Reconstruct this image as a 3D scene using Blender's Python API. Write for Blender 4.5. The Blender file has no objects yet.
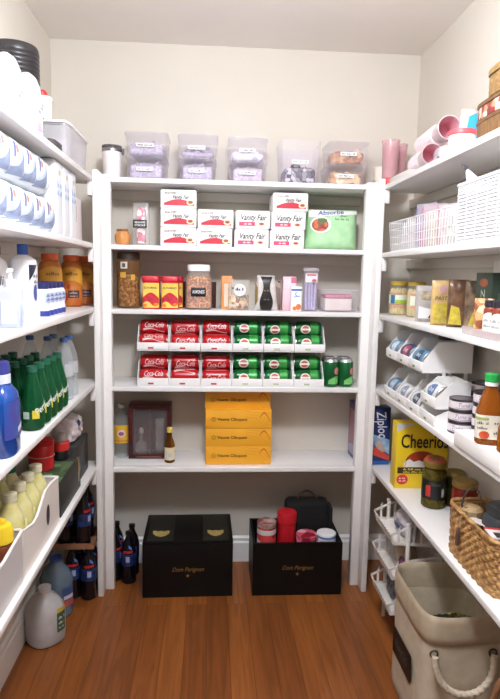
import bpy, bmesh, math, random
from mathutils import Vector, Matrix
random.seed(7)
PI = math.pi
SC = bpy.context.scene
COL = SC.collection
S, CO = math.sin, math.cos

# ------------------------------------------------------------------ materials
MATS = {}
def lin(h):
    h = h.lstrip('#')
    out = []
    for i in (0, 2, 4):
        c = int(h[i:i+2], 16) / 255
        out.append(c/12.92 if c <= .04045 else ((c+.055)/1.055)**2.4)
    return out + [1]
def scl(c, k): return [min(1, x*k) for x in c[:3]] + [1]

def m(hexc, rough=.5, var=.05, scale=14, metal=0, bump=0, spec=.5, alt=None, emit=0, coat=0):
    """surface of one paint or stock with a slight procedural mottling"""
    key = (hexc, rough, var, scale, metal, bump, spec, alt, emit, coat)
    if key in MATS: return MATS[key]
    mt = bpy.data.materials.new('surface_' + hexc.strip('#')); mt.use_nodes = True
    nt = mt.node_tree; N = nt.nodes; L = nt.links
    b = N['Principled BSDF']
    b.inputs['Roughness'].default_value = rough; b.inputs['Metallic'].default_value = metal
    b.inputs['Specular IOR Level'].default_value = spec; b.inputs['Coat Weight'].default_value = coat
    tc = N.new('ShaderNodeTexCoord'); nz = N.new('ShaderNodeTexNoise'); rp = N.new('ShaderNodeValToRGB')
    nz.inputs['Scale'].default_value = scale; nz.inputs['Detail'].default_value = 3
    L.new(tc.outputs['Object'], nz.inputs['Vector']); L.new(nz.outputs['Fac'], rp.inputs['Fac'])
    c = lin(hexc)
    rp.color_ramp.elements[0].position = .35; rp.color_ramp.elements[1].position = .65
    rp.color_ramp.elements[0].color = lin(alt) if alt else scl(c, 1-var)
    rp.color_ramp.elements[1].color = c if alt else scl(c, 1+var)
    L.new(rp.outputs['Color'], b.inputs['Base Color'])
    if bump:
        bp = N.new('ShaderNodeBump'); bp.inputs['Strength'].default_value = bump; bp.inputs['Distance'].default_value = .003
        L.new(nz.outputs['Fac'], bp.inputs['Height']); L.new(bp.outputs['Normal'], b.inputs['Normal'])
    MATS[key] = mt
    return mt

def spotty(cols, scale=90, rough=.5, bump=.3):
    """cells of several colours: nuts, crisps, mixed sweets"""
    key = ('spot', tuple(cols), scale, rough)
    if key in MATS: return MATS[key]
    mt = bpy.data.materials.new('mixed_cells'); mt.use_nodes = True
    nt = mt.node_tree; N = nt.nodes; L = nt.links; b = N['Principled BSDF']
    b.inputs['Roughness'].default_value = rough
    tc = N.new('ShaderNodeTexCoord'); v = N.new('ShaderNodeTexVoronoi'); v.inputs['Scale'].default_value = scale
    sp = N.new('ShaderNodeSeparateColor'); rp = N.new('ShaderNodeValToRGB'); rp.color_ramp.interpolation = 'CONSTANT'
    L.new(tc.outputs['Object'], v.inputs['Vector']); L.new(v.outputs['Color'], sp.inputs['Color']); L.new(sp.outputs['Red'], rp.inputs['Fac'])
    e = rp.color_ramp.elements
    while len(e) < len(cols): e.new(.5)
    for i, c in enumerate(cols):
        e[i].position = i/len(cols); e[i].color = lin(c)
    L.new(rp.outputs['Color'], b.inputs['Base Color'])
    bp = N.new('ShaderNodeBump'); bp.inputs['Strength'].default_value = bump; bp.inputs['Distance'].default_value = .004; bp.invert = True
    L.new(v.outputs['Distance'], bp.inputs['Height']); L.new(bp.outputs['Normal'], b.inputs['Normal'])
    MATS[key] = mt
    return mt

def clear(tint='ffffff', dens=.1, rough=.08, body='ffffff', edge=.45):
    """thin clear or tinted plastic / glass"""
    key = ('clear', tint, dens, rough, body, edge)
    if key in MATS: return MATS[key]
    mt = bpy.data.materials.new('clear_' + tint); mt.use_nodes = True
    nt = mt.node_tree; N = nt.nodes; L = nt.links; b = N['Principled BSDF']; out = N['Material Output']
    b.inputs['Roughness'].default_value = rough; b.inputs['Base Color'].default_value = lin(body)
    tr = N.new('ShaderNodeBsdfTransparent'); tr.inputs['Color'].default_value = lin(tint)
    lw = N.new('ShaderNodeLayerWeight'); lw.inputs['Blend'].default_value = .3
    pw = N.new('ShaderNodeMath'); pw.operation = 'POWER'; pw.inputs[1].default_value = 2.5
    ml = N.new('ShaderNodeMath'); ml.operation = 'MULTIPLY_ADD'; ml.inputs[1].default_value = edge; ml.inputs[2].default_value = dens
    mx = N.new('ShaderNodeMixShader')
    L.new(lw.outputs['Facing'], pw.inputs[0]); L.new(pw.outputs[0], ml.inputs[0]); L.new(ml.outputs[0], mx.inputs['Fac'])
    L.new(tr.outputs[0], mx.inputs[1]); L.new(b.outputs[0], mx.inputs[2]); L.new(mx.outputs[0], out.inputs['Surface'])
    MATS[key] = mt
    return mt

# ------------------------------------------------------------------ geometry (bmesh builders)
def nb(): return bmesh.new()
def box(bm, x0, y0, z0, x1, y1, z1, bev=0, seg=2):
    r = bmesh.ops.create_cube(bm, size=1)
    vs = r['verts']
    for v in vs:
        v.co = Vector(((x0+x1)/2 + v.co.x*(x1-x0), (y0+y1)/2 + v.co.y*(y1-y0), (z0+z1)/2 + v.co.z*(z1-z0)))
    if bev:
        es = list({e for v in vs for e in v.link_edges})
        bmesh.ops.bevel(bm, geom=es, offset=bev, segments=seg, affect='EDGES', profile=.5)
    return bm
def cbox(w, d, h, bev=.002, z=0, bm=None, seg=2):
    return box(bm or nb(), -w/2, -d/2, z, w/2, d/2, z+h, bev, seg)
def skin(bm, rings, closed=True, cap0=True, cap1=True):
    V = [[bm.verts.new(p) for p in r] for r in rings]
    n = len(V[0])
    for a, b in zip(V, V[1:]):
        for i in range(n if closed else n-1):
            j = (i+1) % n
            try: bm.faces.new((a[i], a[j], b[j], b[i]))
            except ValueError: pass
    if cap0: bm.faces.new(V[0][::-1])
    if cap1: bm.faces.new(V[-1])
    return bm
def rad(a, n, sx, sy):
    """point of a superellipse outline, angle 0 at the front (-Y)"""
    c, s = S(a), -CO(a)
    if n != 2:
        k = (abs(c)**n + abs(s)**n)**(-1/n); c *= k; s *= k
    return c*sx, s*sy
def lathe(prof, n=2, sx=1, sy=1, seg=28, cx=0, cy=0, bm=None, cap=(True, True), wob=None):
    bm = bm or nb()
    rings = []
    for (r, z) in prof:
        ring = []
        for i in range(seg):
            a = 2*PI*i/seg
            x, y = rad(a, n, sx, sy)
            k = 1 + (wob(a, z) if wob else 0)
            ring.append((cx + x*r*k, cy + y*r*k, z))
        rings.append(ring)
    return skin(bm, rings, True, cap[0], cap[1])
def tube(pts, r, seg=8, bm=None, closed=False, twist=0, lob=0):
    bm = bm or nb()
    P = [Vector(p) for p in pts]; rings = []; n = len(P); up = None; run = 0
    for i, p in enumerate(P):
        t = (P[(i+1) % n] - P[i-1]) if closed else (P[min(i+1, n-1)] - P[max(i-1, 0)])
        t.normalize()
        if up is None:
            up = Vector((0, 0, 1)) if abs(t.z) < .9 else Vector((1, 0, 0))
        u = (up - t*up.dot(t)).normalized(); v = t.cross(u); up = u
        if i: run += (P[i]-P[i-1]).length
        ring = []
        for k in range(seg):
            a = 2*PI*k/seg
            rr = r*(1 + lob*CO(3*a - twist*run))
            ring.append(p + u*rr*CO(a) + v*rr*S(a))
        rings.append(ring)
    if closed: rings.append(rings[0])
    skin(bm, rings, True, not closed, not closed)
    if closed: bmesh.ops.remove_doubles(bm, verts=bm.verts, dist=1e-6)
    return bm
def prism_x(poly, x0, x1, bm=None):
    """outline in (y, z), pushed along x"""
    bm = bm or nb()
    a = [(x0, y, z) for y, z in poly]; b = [(x1, y, z) for y, z in poly]
    return skin(bm, [a, b])
def pillow(w, h, t, nx=14, nz=14, flat=.25, crinkle=0, top=1.0, seed=1):
    """a filled bag standing on its lower edge, front at -Y"""
    bm = nb(); rng = random.Random(seed)
    rings = []
    for j in range(nz+1):
        v = 2*j/nz - 1; ring = []
        for i in range(2*nx):
            if i <= nx: u = 2*i/nx - 1; sgn = -1
            else: u = 1 - 2*(i-nx)/nx; sgn = 1
            ring.append(pillow_pt(u, v, sgn, w, h, t, flat, top, rng.uniform(-1, 1)*crinkle))
        rings.append(ring)
    return skin(bm, rings)
def pillow_pt(u, v, sgn, w, h, t, flat=.25, top=1.0, off=0):
    f = (max(0, 1-abs(u)**3))**.5 * (max(0, 1-abs(v)**4))**.5
    f = flat*.15 + (1-flat*.15)*f
    k = 1 + (top-1)*(v+1)/2
    return (u*w/2*k, sgn*(t/2*f + off), h*(v+1)/2)
def heap(w, d, h, n, seed, s=(.02, .03, .008), z0=.003):
    """n little sachets lying anyhow inside a w x d x h space"""
    bm = nb(); rng = random.Random(seed)
    for i in range(n):
        a = [rng.uniform(.6, 1.2)*q for q in s]
        M = Matrix.Rotation(rng.uniform(0, PI), 4, 'Z') @ Matrix.Rotation(rng.uniform(-.9, .9), 4, 'X') @ Matrix.Rotation(rng.uniform(-.6, .6), 4, 'Y')
        q = max(a)*.62
        p = Vector((rng.uniform(-w/2+q, w/2-q), rng.uniform(-d/2+q, d/2-q), z0 + q + max(0, h-2*q)*rng.random()))
        r = bmesh.ops.create_cube(bm, size=1)
        for v in r['verts']:
            v.co = p + M @ Vector((v.co.x*a[0], v.co.y*a[1], v.co.z*a[2]))
    return bm

# ------------------------------------------------------------------ flat artwork mapped on a face
TXT = {}
def text(s, size, u=0, v=0, shear=0, bold=0, rot=0, sx=1, maxw=None):
    key = (s, shear, bold)
    if key not in TXT:
        c = bpy.data.curves.new('lettering_source', 'FONT'); c.body = s; c.align_x = 'CENTER'; c.align_y = 'CENTER'
        c.shear = shear; c.offset = bold; c.resolution_u = 3
        o = bpy.data.objects.new('lettering_source', c); COL.objects.link(o)
        dg = bpy.context.evaluated_depsgraph_get(); dg.update()
        me = bpy.data.meshes.new_from_object(o.evaluated_get(dg))
        TXT[key] = ([(p.co.x, p.co.y) for p in me.vertices], [tuple(p.vertices) for p in me.polygons])
        bpy.data.objects.remove(o); bpy.data.curves.remove(c); bpy.data.meshes.remove(me)
    V, F = TXT[key]
    if maxw:
        xs = [p[0] for p in V]; sx = maxw/((max(xs)-min(xs))*size)
    c, sn = CO(rot), S(rot)
    out = []
    for (x, y) in V:
        x *= size*sx; y *= size
        out.append((u + x*c - y*sn, v + x*sn + y*c))
    return out, F
def rect(u0, v0, u1, v1, n=1):
    V = []; F = []
    for i in range(n+1):
        u = u0 + (u1-u0)*i/n; V += [(u, v0), (u, v1)]
    for i in range(n): F.append((2*i, 2*i+2, 2*i+3, 2*i+1))
    return V, F
def ell(u, v, ru, rv, n=20):
    V = [(u, v)] + [(u+ru*CO(2*PI*i/n), v+rv*S(2*PI*i/n)) for i in range(n)]
    return V, [(0, 1+i, 1+(i+1) % n) for i in range(n)]
def ring2(u, v, ru, rv, w, n=24):
    V = []
    for i in range(n):
        c, s = CO(2*PI*i/n), S(2*PI*i/n); V += [(u+ru*c, v+rv*s), (u+(ru+w)*c, v+(rv+w)*s)]
    return V, [(2*i, 2*i+1, (2*i+3) % (2*n), (2*i+2) % (2*n)) for i in range(n)]
def band(f_lo, f_hi, u0, u1, n=12):
    V = []; F = []
    for i in range(n+1):
        u = u0 + (u1-u0)*i/n; V += [(u, f_lo(i/n)), (u, f_hi(i/n))]
    for i in range(n): F.append((2*i, 2*i+2, 2*i+3, 2*i+1))
    return V, F
def poly(pts): return list(pts), [tuple(range(len(pts)))]
def dashes(u0, u1, v, h, seed=0, word=(3, 7)):
    """rows of print too small to read"""
    rng = random.Random(seed); V = []; F = []; u = u0
    while u < u1 - h*.4:
        for k in range(rng.randint(*word)):
            w = h*rng.uniform(.25, .5); hh = h*rng.choice((.6, .6, 1))
            if u + w > u1: break
            b = len(V); V += [(u, v), (u+w, v), (u+w, v+hh), (u, v+hh)]; F.append((b, b+1, b+2, b+3)); u += w*1.45
        u += h*.6
    if not V: return rect(u0, v, u1, v+h*.6)
    return V, F
def front(d, e=.0007): return lambda u, v: (u, -d/2-e, v)
def top_map(h, e=.0007): return lambda u, v: (u, v, h+e)
def side_map(w, sgn=-1, e=.0007):
    return (lambda u, v: (-w/2-e, -u, v)) if sgn < 0 else (lambda u, v: (w/2+e, u, v))
def cyl(r, n=2, sx=1, sy=1, e=.0007):
    R0 = (r(0) if callable(r) else r)*max(sx, sy)
    def f(u, v):
        a = u/R0; x, y = rad(a, n, sx, sy); rr = r(v) if callable(r) else r
        return (x*(rr+e/max(sx, sy)), y*(rr+e/max(sx, sy)), v)
    f.cut = (R0*.22, None); return f
def cyl_x(r, e=.0006):
    f = lambda u, v: (u, -(r+e)*CO(v/r), (r+e)*S(v/r))
    f.cut = (None, r*.22); return f
def pil(w, h, t, flat=.25, top=1.0, e=.0012):
    def f(u, v):
        q = pillow_pt(max(-1, min(1, u/(w/2))), max(-1, min(1, 2*v/h-1)), -1, w, h, t, flat, top)
        return (u, q[1]-e, v)
    f.cut = (w/14, h/14); return f
def art(*shapes):
    """artwork laid out flat, cut finely enough to follow the face, then mapped on it"""
    def g(fn):
        bm = nb()
        for V, F in shapes:
            vs = [bm.verts.new((p[0], p[1], 0)) for p in V]
            for f in F:
                try: bm.faces.new([vs[i] for i in f])
                except ValueError: pass
        cut = getattr(fn, 'cut', None)
        if cut:
            for ax, st in enumerate(cut):
                if not st: continue
                lo = min(v.co[ax] for v in bm.verts); hi = max(v.co[ax] for v in bm.verts)
                for k in range(math.floor(lo/st)+1, math.ceil(hi/st)):
                    co = [0, 0, 0]; co[ax] = k*st + 1e-6; no = [0, 0, 0]; no[ax] = 1
                    bmesh.ops.bisect_plane(bm, geom=bm.verts[:]+bm.edges[:]+bm.faces[:], dist=1e-7, plane_co=co, plane_no=no)
        for v in bm.verts: v.co = fn(v.co.x, v.co.y)
        return bm
    return g

# ------------------------------------------------------------------ objects
def link(name, bm, mat, parent=None, smooth=35, loc=None, rot=None):
    me = bpy.data.meshes.new(name)
    bmesh.ops.recalc_face_normals(bm, faces=bm.faces)
    bm.to_mesh(me); bm.free()
    me.materials.append(mat)
    if smooth:
        me.polygons.foreach_set('use_smooth', [True]*len(me.polygons))
        try: me.set_sharp_from_angle(angle=math.radians(smooth))
        except Exception: pass
    o = bpy.data.objects.new(name, me); COL.objects.link(o)
    if parent: o.parent = parent
    if loc: o.location = loc
    if rot: o.rotation_euler = rot
    return o
def tag(o, label, cat, group=None, kind=None):
    o['label'] = label; o['category'] = cat
    if group: o['group'] = group
    if kind: o['kind'] = kind
    return o
def thing(name, label, cat, loc=(0, 0, 0), rz=0, group=None):
    o = bpy.data.objects.new(name, None); o.empty_display_size = .03; COL.objects.link(o)
    o.location = loc; o.rotation_euler = (0, 0, rz) if not isinstance(rz, tuple) else rz
    return tag(o, label, cat, group)
def part(name, bm, mat, parent, label=None, smooth=35, loc=None, rot=None):
    o = link(name, bm, mat, parent, smooth, loc, rot)
    if label: o['label'] = label
    return o
def single(name, bm, mat, label, cat, loc=(0, 0, 0), rz=0, group=None, smooth=35):
    o = link(name, bm, mat, None, smooth, loc, rz if isinstance(rz, tuple) else (0, 0, rz))
    return tag(o, label, cat, group)
def struct(name, bm, mat, smooth=0):
    o = link(name, bm, mat, None, smooth); o['kind'] = 'structure'; return o
def dup(root, label, loc, rz=None, group=None):
    r = root.copy(); COL.objects.link(r); r.location = loc
    if rz is not None: r.rotation_euler = rz if isinstance(rz, tuple) else (0, 0, rz)
    r['label'] = label
    if group: r['group'] = group
    for ch in list(root.children):
        c = ch.copy(); COL.objects.link(c); c.parent = r
        for g in list(ch.children):
            d = g.copy(); COL.objects.link(d); d.parent = c
    return r
# ------------------------------------------------------------------ the room
WL, WR, D2, H, Y0 = -.690, .919, 2.682, 2.348, -.45
XL, XR, D1, DS = -.464, .697, 2.4316, 2.375
PL, PR = -.404, .636
T = .019
ZB = [1.748, 1.483, 1.222, .8985, .548]
ZL = [1.742, 1.4843, 1.2309, .9252, .5692]
ZR = [1.742, 1.4718, 1.2206, .9096, .5689]
wallm = m('d5cfc4', .75, .015, 3, bump=.03)
trim = m('f1f0ee', .45, .012, 6)
struct('wall_back', box(nb(), WL-.1, D2, 0, WR+.1, D2+.1, H), wallm)
struct('wall_left', box(nb(), WL-.1, Y0, 0, WL, D2, H), wallm)
struct('wall_right', box(nb(), WR, Y0, 0, WR+.1, D2, H), wallm)
struct('ceiling', box(nb(), WL-.1, Y0, H, WR+.1, D2+.1, H+.1), m('efeae4', .8, .015, 3))

fm = bpy.data.materials.new('oak_strip_floor'); fm.use_nodes = True
nt = fm.node_tree; N = nt.nodes; L = nt.links; b = N['Principled BSDF']
tc = N.new('ShaderNodeTexCoord'); mp = N.new('ShaderNodeMapping'); mp.inputs['Rotation'].default_value = (0, 0, PI/2)
L.new(tc.outputs['Object'], mp.inputs['Vector'])
br = N.new('ShaderNodeTexBrick'); br.offset = .37; br.offset_frequency = 2
br.inputs['Color1'].default_value = (0, 0, 0, 1); br.inputs['Color2'].default_value = (1, 1, 1, 1); br.inputs['Mortar'].default_value = (.5, .5, .5, 1)
br.inputs['Scale'].default_value = 1; br.inputs['Mortar Size'].default_value = .0009; br.inputs['Brick Width'].default_value = 1.15; br.inputs['Row Height'].default_value = .083
L.new(mp.outputs['Vector'], br.inputs['Vector'])
gm = N.new('ShaderNodeMapping'); gm.inputs['Scale'].default_value = (34, 2.2, 1); L.new(tc.outputs['Object'], gm.inputs['Vector'])
gn = N.new('ShaderNodeTexNoise'); gn.inputs['Scale'].default_value = 1; gn.inputs['Detail'].default_value = 6; gn.inputs['Distortion'].default_value = 1.2
ad = N.new('ShaderNodeVectorMath'); ad.operation = 'ADD'; L.new(gm.outputs[0], ad.inputs[0])
sc2 = N.new('ShaderNodeVectorMath'); sc2.operation = 'SCALE'; sc2.inputs['Scale'].default_value = 17; L.new(br.outputs['Color'], sc2.inputs[0]); L.new(sc2.outputs[0], ad.inputs[1])
L.new(ad.outputs[0], gn.inputs['Vector'])
r1 = N.new('ShaderNodeValToRGB'); e = r1.color_ramp.elements
e[0].position = .0; e[0].color = lin('794420'); e[1].position = 1; e[1].color = lin('945829'); x = e.new(.5); x.color = lin('874e24')
L.new(br.outputs['Color'], r1.inputs['Fac'])
r2 = N.new('ShaderNodeValToRGB'); r2.color_ramp.elements[0].position = .36; r2.color_ramp.elements[0].color = (.70, .66, .63, 1); r2.color_ramp.elements[1].position = .62; r2.color_ramp.elements[1].color = (1.08, 1.06, 1.04, 1)
L.new(gn.outputs['Fac'], r2.inputs['Fac'])
mu = N.new('ShaderNodeMix'); mu.data_type = 'RGBA'; mu.blend_type = 'MULTIPLY'; mu.inputs['Factor'].default_value = 1
L.new(r1.outputs[0], mu.inputs['A']); L.new(r2.outputs[0], mu.inputs['B'])
mm = N.new('ShaderNodeMix'); mm.data_type = 'RGBA'; mm.inputs['B'].default_value = lin('4a2410'); L.new(br.outputs['Fac'], mm.inputs['Factor']); L.new(mu.outputs['Result'], mm.inputs['A'])
L.new(mm.outputs['Result'], b.inputs['Base Color']); b.inputs['Roughness'].default_value = .34
struct('floor', box(nb(), WL-.1, Y0, -.1, WR+.1, D2+.1, 0), fm)

bp = [(D2, 0), (D2-.016, 0), (D2-.016, .095), (D2-.011, .102), (D2-.011, .116), (D2-.004, .125), (D2, .125)]
bm = prism_x(bp, WL, WR); struct('baseboard_back', bm, trim)
for nm, xw, sg in (('baseboard_left', WL, 1), ('baseboard_right', WR, -1)):
    bm = nb(); q = [(xw + sg*(D2-y), z) for y, z in bp]
    skin(bm, [[(a, Y0, z) for a, z in q], [(a, D2-.0165, z) for a, z in q]]); struct(nm, bm, trim)

# ------------------------------------------------------------------ fixed shelving
shelfm = m('ecebea', .38, .012, 5)
t = thing('shelving_unit', 'white painted shelving across the back wall with five boards between two posts', 'shelving', (0, 0, 0), 0, 'built-in pantry shelving')
for i, z in enumerate(ZB):
    bm = nb()
    box(bm, XL+.001, 2.4725, z-T, XR-.001, D2-.001, z, .0015)
    box(bm, PL+.0005, D1, z-T, PR-.0005, 2.4725, z, .0015)
    part('shelf', bm, shelfm, t)
    part('wall_cleat', box(nb(), XL+.03, D2-.02, z-T-.041, XR-.03, D2-.001, z-T-.0005, .002), wallm, t)
for x0, x1 in ((XL+.0245, PL), (PR, XR-.0245)):
    part('post', box(nb(), x0, D1, 0, x1, 2.472, 1.757, .0025), trim, t)
for side, zs, xe, xw, sg in (('a', ZL, XL, WL, 1), ('b', ZR, XR, WR, -1)):
    t = thing('shelving_unit', 'white painted shelving on the wall that carries the paper towels and green bottles' if sg > 0 else
              'white painted shelving on the wall above the canvas hamper', 'shelving', (0, 0, 0), 0, 'built-in pantry shelving')
    for z in zs:
        a, c = sorted((xe, xw))
        part('shelf', box(nb(), a, .75, z-T, c, 2.471, z, .0015), shelfm, t)
        a, c = sorted((xw+sg*.001, xw+sg*.02))
        part('wall_cleat', box(nb(), a, .75, z-T-.041, c, 2.68, z-T-.0005, .002), wallm, t)
        a, c = sorted((xe-sg*.0195, xe-sg*.0005))
        part('end_cleat', box(nb(), a, 2.3765, z-T-.055, c, 2.45, z-T-.0005, .002), trim, t)
    a, c = sorted((xe+sg*.0005, xe+sg*.024))
    part('post', box(nb(), a, DS, 0, c, 2.472, 1.765, .0025), trim, t)

# ------------------------------------------------------------------ camera and light
def rot3(p, y, r):
    f = Vector((S(y)*CO(p), CO(y)*CO(p), S(p))); ri = Vector((CO(y), -S(y), 0)); up = ri.cross(f)
    return ri*CO(r) + up*S(r), up*CO(r) - ri*S(r), f
ri, up, fw = rot3(-.1286, .069, .0197)
cam = bpy.data.cameras.new('camera'); co = bpy.data.objects.new('camera', cam); COL.objects.link(co)
M = Matrix((ri, up, -fw)).transposed().to_4x4(); M.translation = (0, 0, 1.3766); co.matrix_world = M
cam.sensor_fit = 'HORIZONTAL'; cam.sensor_width = 36; cam.lens = 585.986*36/500; cam.clip_start = .02
SC.camera = co
def lamp(name, typ, loc, e, col, size, rot=(0, 0, 0), **kw):
    l = bpy.data.lights.new(name, typ); l.energy = e; l.color = lin(col)[:3]
    if typ == 'POINT': l.shadow_soft_size = size
    else: l.size = size
    for k, v in kw.items(): setattr(l, k, v)
    o = bpy.data.objects.new(name, l); COL.objects.link(o); o.location = loc; o.rotation_euler = rot; return o
lamp('ceiling_lamp', 'POINT', (.08, .95, 2.19), 77, 'f3f6ff', .10)
w = bpy.data.worlds.new('hall_light'); SC.world = w; w.use_nodes = True
w.node_tree.nodes['Background'].inputs['Color'].default_value = lin('e6ecf6'); w.node_tree.nodes['Background'].inputs['Strength'].default_value = .12
SC.view_settings.view_transform = 'Standard'; SC.view_settings.look = 'None'; SC.view_settings.gamma = 1
SC.view_settings.exposure = 0
try:
    SC.cycles.use_denoising = True; SC.cycles.transparent_max_bounces = 24; SC.cycles.max_bounces = 10; SC.cycles.diffuse_bounces = 6
except Exception: pass
# ------------------------------------------------------------------ shared kinds
WH = m('f4f4f4', .45, .02); LBL = m('f7f7f5', .6, .01); INK = m('2b2b30', .6, .02); BLK = m('141414', .5, .05)
CL = clear('fdfcff', .055, .08, 'ffffff', .5); CLT = clear('ffffff', .14, .15, 'ffffff', .5)
def storage_bin(label, loc, w, d, h, contents, clabel, fill, group, lid=True, lab=True, colours=None, taper=.93, rz=0):
    t = thing('storage_bin', label, 'storage bin', loc, rz, group)
    e = .0025
    p = [(taper, 0), (1, h-.012), (1.03, h-.011), (1.03, h-.004), (1-.03, h-.004), (taper-.03, e), ]
    part('body', lathe(p, 9, w/2/1.03, d/2/1.03, 48, cap=(True, True)), CL, t)
    if lid: part('lid', lathe([(.9, h-.0035), (1.035, h-.0035), (1.035, h), (.9, h+.0015)], 9, w/2/1.035, d/2/1.035, 48), CLT, t)
    if lab:
        ly = h*.36 if h < .12 else h*.46
        f = lambda u, v: (u, -(taper + (1-taper)*v/h)*d/2/1.03 - .0009, v)
        l = part('label', art(rect(-w*.22, ly, w*.18, ly+.0135))(f), LBL, t)
        f2 = lambda u, v: (u, f(u, v)[1]-.0006, v)
        part('lettering', art(dashes(-w*.19, w*.15, ly+.0035, .0068, len(label)))(f2), INK, l)
    hb = heap(w*.86*taper, d*.86*taper, h*fill, int(70*fill+30), len(label)*7+int(w*1e4), (.035, .045, .012), .004)
    if fill > .3: cbox(w*.84*taper, d*.84*taper, h*fill*.72, .014, .004, hb, 3)
    c = link('snack_packets', hb, contents, None, 20, loc, (0, 0, rz))
    tag(c, clabel, 'snacks', None, 'stuff')
    return t
lil = spotty(['bdb5c6', 'c6bfcf', 'b3aabd', 'cfc9d6', 'bcb0be', 'aea5b8'], 130)
lil2 = spotty(['d8d2e2', 'efeaf2', 'c3b3d4', 'f4f2f6'], 55)
pnk = spotty(['c2b4c0', 'cfc5cf', 'b8abb9', 'cbc0cb'], 130)
G = 'clear lidded bins on the top shelf'
z = ZB[0] + .0006
y = 2.458
SB = storage_bin
SB('clear lidded bin of purple packets with a white label, beside the white tumbler', (-.267, y+.10, z), .166, .2, .092, lil, 'purple packets in the bottom bin beside the white tumbler', .85, G)
SB('clear lidded bin stacked on top of the bin nearest the white tumbler', (-.265, y+.10, z+.094), .176, .2, .090, lil, 'purple packets in the stacked upper bin by the white tumbler', .7, G)
SB('clear bin full of violet packets under a bin a quarter full, second bin stack', (-.059, y+.10, z), .158, .2, .088, lil, 'violet packets filling the bottom bin of the second stack', .9, G)
SB('clear bin with only a thin layer of purple packets, top of second stack', (-.058, y+.10, z+.090), .168, .2, .092, lil, 'thin layer of purple packets in the second upper bin', .34, G)
SB('clear bin of mauve packets under a bin of white ones, middle stack', (.149, y+.10, z), .158, .2, .084, pnk, 'mauve packets in the bottom bin of the middle stack', .9, G)
SB('clear bin of white packets with a long label, top of the middle stack', (.147, y+.10, z+.086), .165, .2, .092, lil2, 'white packets in the upper bin of the middle stack', .5, G)
SB('tall open clear bin half full of grey wrapped sweets', (.365, y+.10, z), .172, .2, .176, spotty(['4a4650', '8f8a94', '2e2a33', 'c9c4cc', '5e5864'], 75), 'grey and black wrapped sweets in the tall open bin', .5, None, lid=False, taper=.9)
SB('clear bin of tan snack bars on the shelf under another bin of brown ones', (.558, y+.10, z), .166, .2, .084, spotty(['c79a6c', 'e0c69a', 'a8764a', 'eee0c4'], 60), 'tan snack bars in the bottom bin at the end of the top shelf', .8, G)
SB('clear bin holding brown boxed snack bars, topmost at the end away from the tumbler', (.565, y+.10, z+.086), .170, .2, .090, spotty(['a5734f', 'c08d64', '8b5a3a', 'd9b28e'], 40), 'brown snack bars in the upper bin at the end of the top shelf', .75, G)

t = thing('tumbler', 'white insulated tumbler with a clear grey lid on the top shelf', 'tumbler', (-.412, 2.535, z))
part('body', lathe([(.032, 0), (.034, .004), (.0395, .11), (.041, .122), (.036, .122), (.03, .008)]), m('f1ecec', .35), t)
part('rim', lathe([(.0412, .113), (.0416, .123), (.0405, .126), (.0375, .123)], cap=(False, False)), m('9c9a9b', .25, metal=1), t)
part('lid', lathe([(.0395, .1262), (.041, .130), (.0405, .138), (.034, .139), (.034, .135)]), clear('b9b9be', .25, .1, '77777c'), t)
part('handle', box(nb(), .042, -.006, .104, .050, .006, .130, .003), m('5c5a5c', .5), t, 'dark lid clip')

# ------------------------------------------------------------------ second shelf: napkins
z = ZB[1] + .0006
t = thing('gourd_pot', 'small round orange gourd pot with a notched rim', 'pot', (-.366, 2.50, z))
def wobble(a, zz): return .035*CO(7*a)
part('body', lathe([(.018, 0), (.027, .006), (.033, .026), (.032, .042), (.024, .055), (.017, .058), (.014, .054), (.02, .04)], seg=56, wob=wobble), m('c58a4e', .5, .12), t)
part('rim', lathe([(.0165, .0585), (.022, .0578), (.024, .063), (.019, .066), (.015, .061)], seg=48, wob=lambda a, q: .10*CO(5*a)), m('a9713c', .5), t)

t = thing('treat_box', 'tall clear box of pink striped treats with a black label', 'box', (-.29, 2.51, z))
part('case', cbox(.062, .06, .172, .002), CLT, t)
part('filling', cbox(.036, .04, .150, .012, .006), spotty(['d98a9c', 'f2dfe2', 'c9667e', 'f6eef0'], 60), t)
l = part('label', box(nb(), -.03, -.0325, .072, .026, -.0305, .104, .001), BLK, t)
part('lettering', art(text('SESAME', .011, -.002, .093, bold=.01, maxw=.044), text('STICKS', .011, -.002, .081, bold=.01, maxw=.044))(lambda u, v: (u, -.0331, v)), WH, l)

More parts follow.
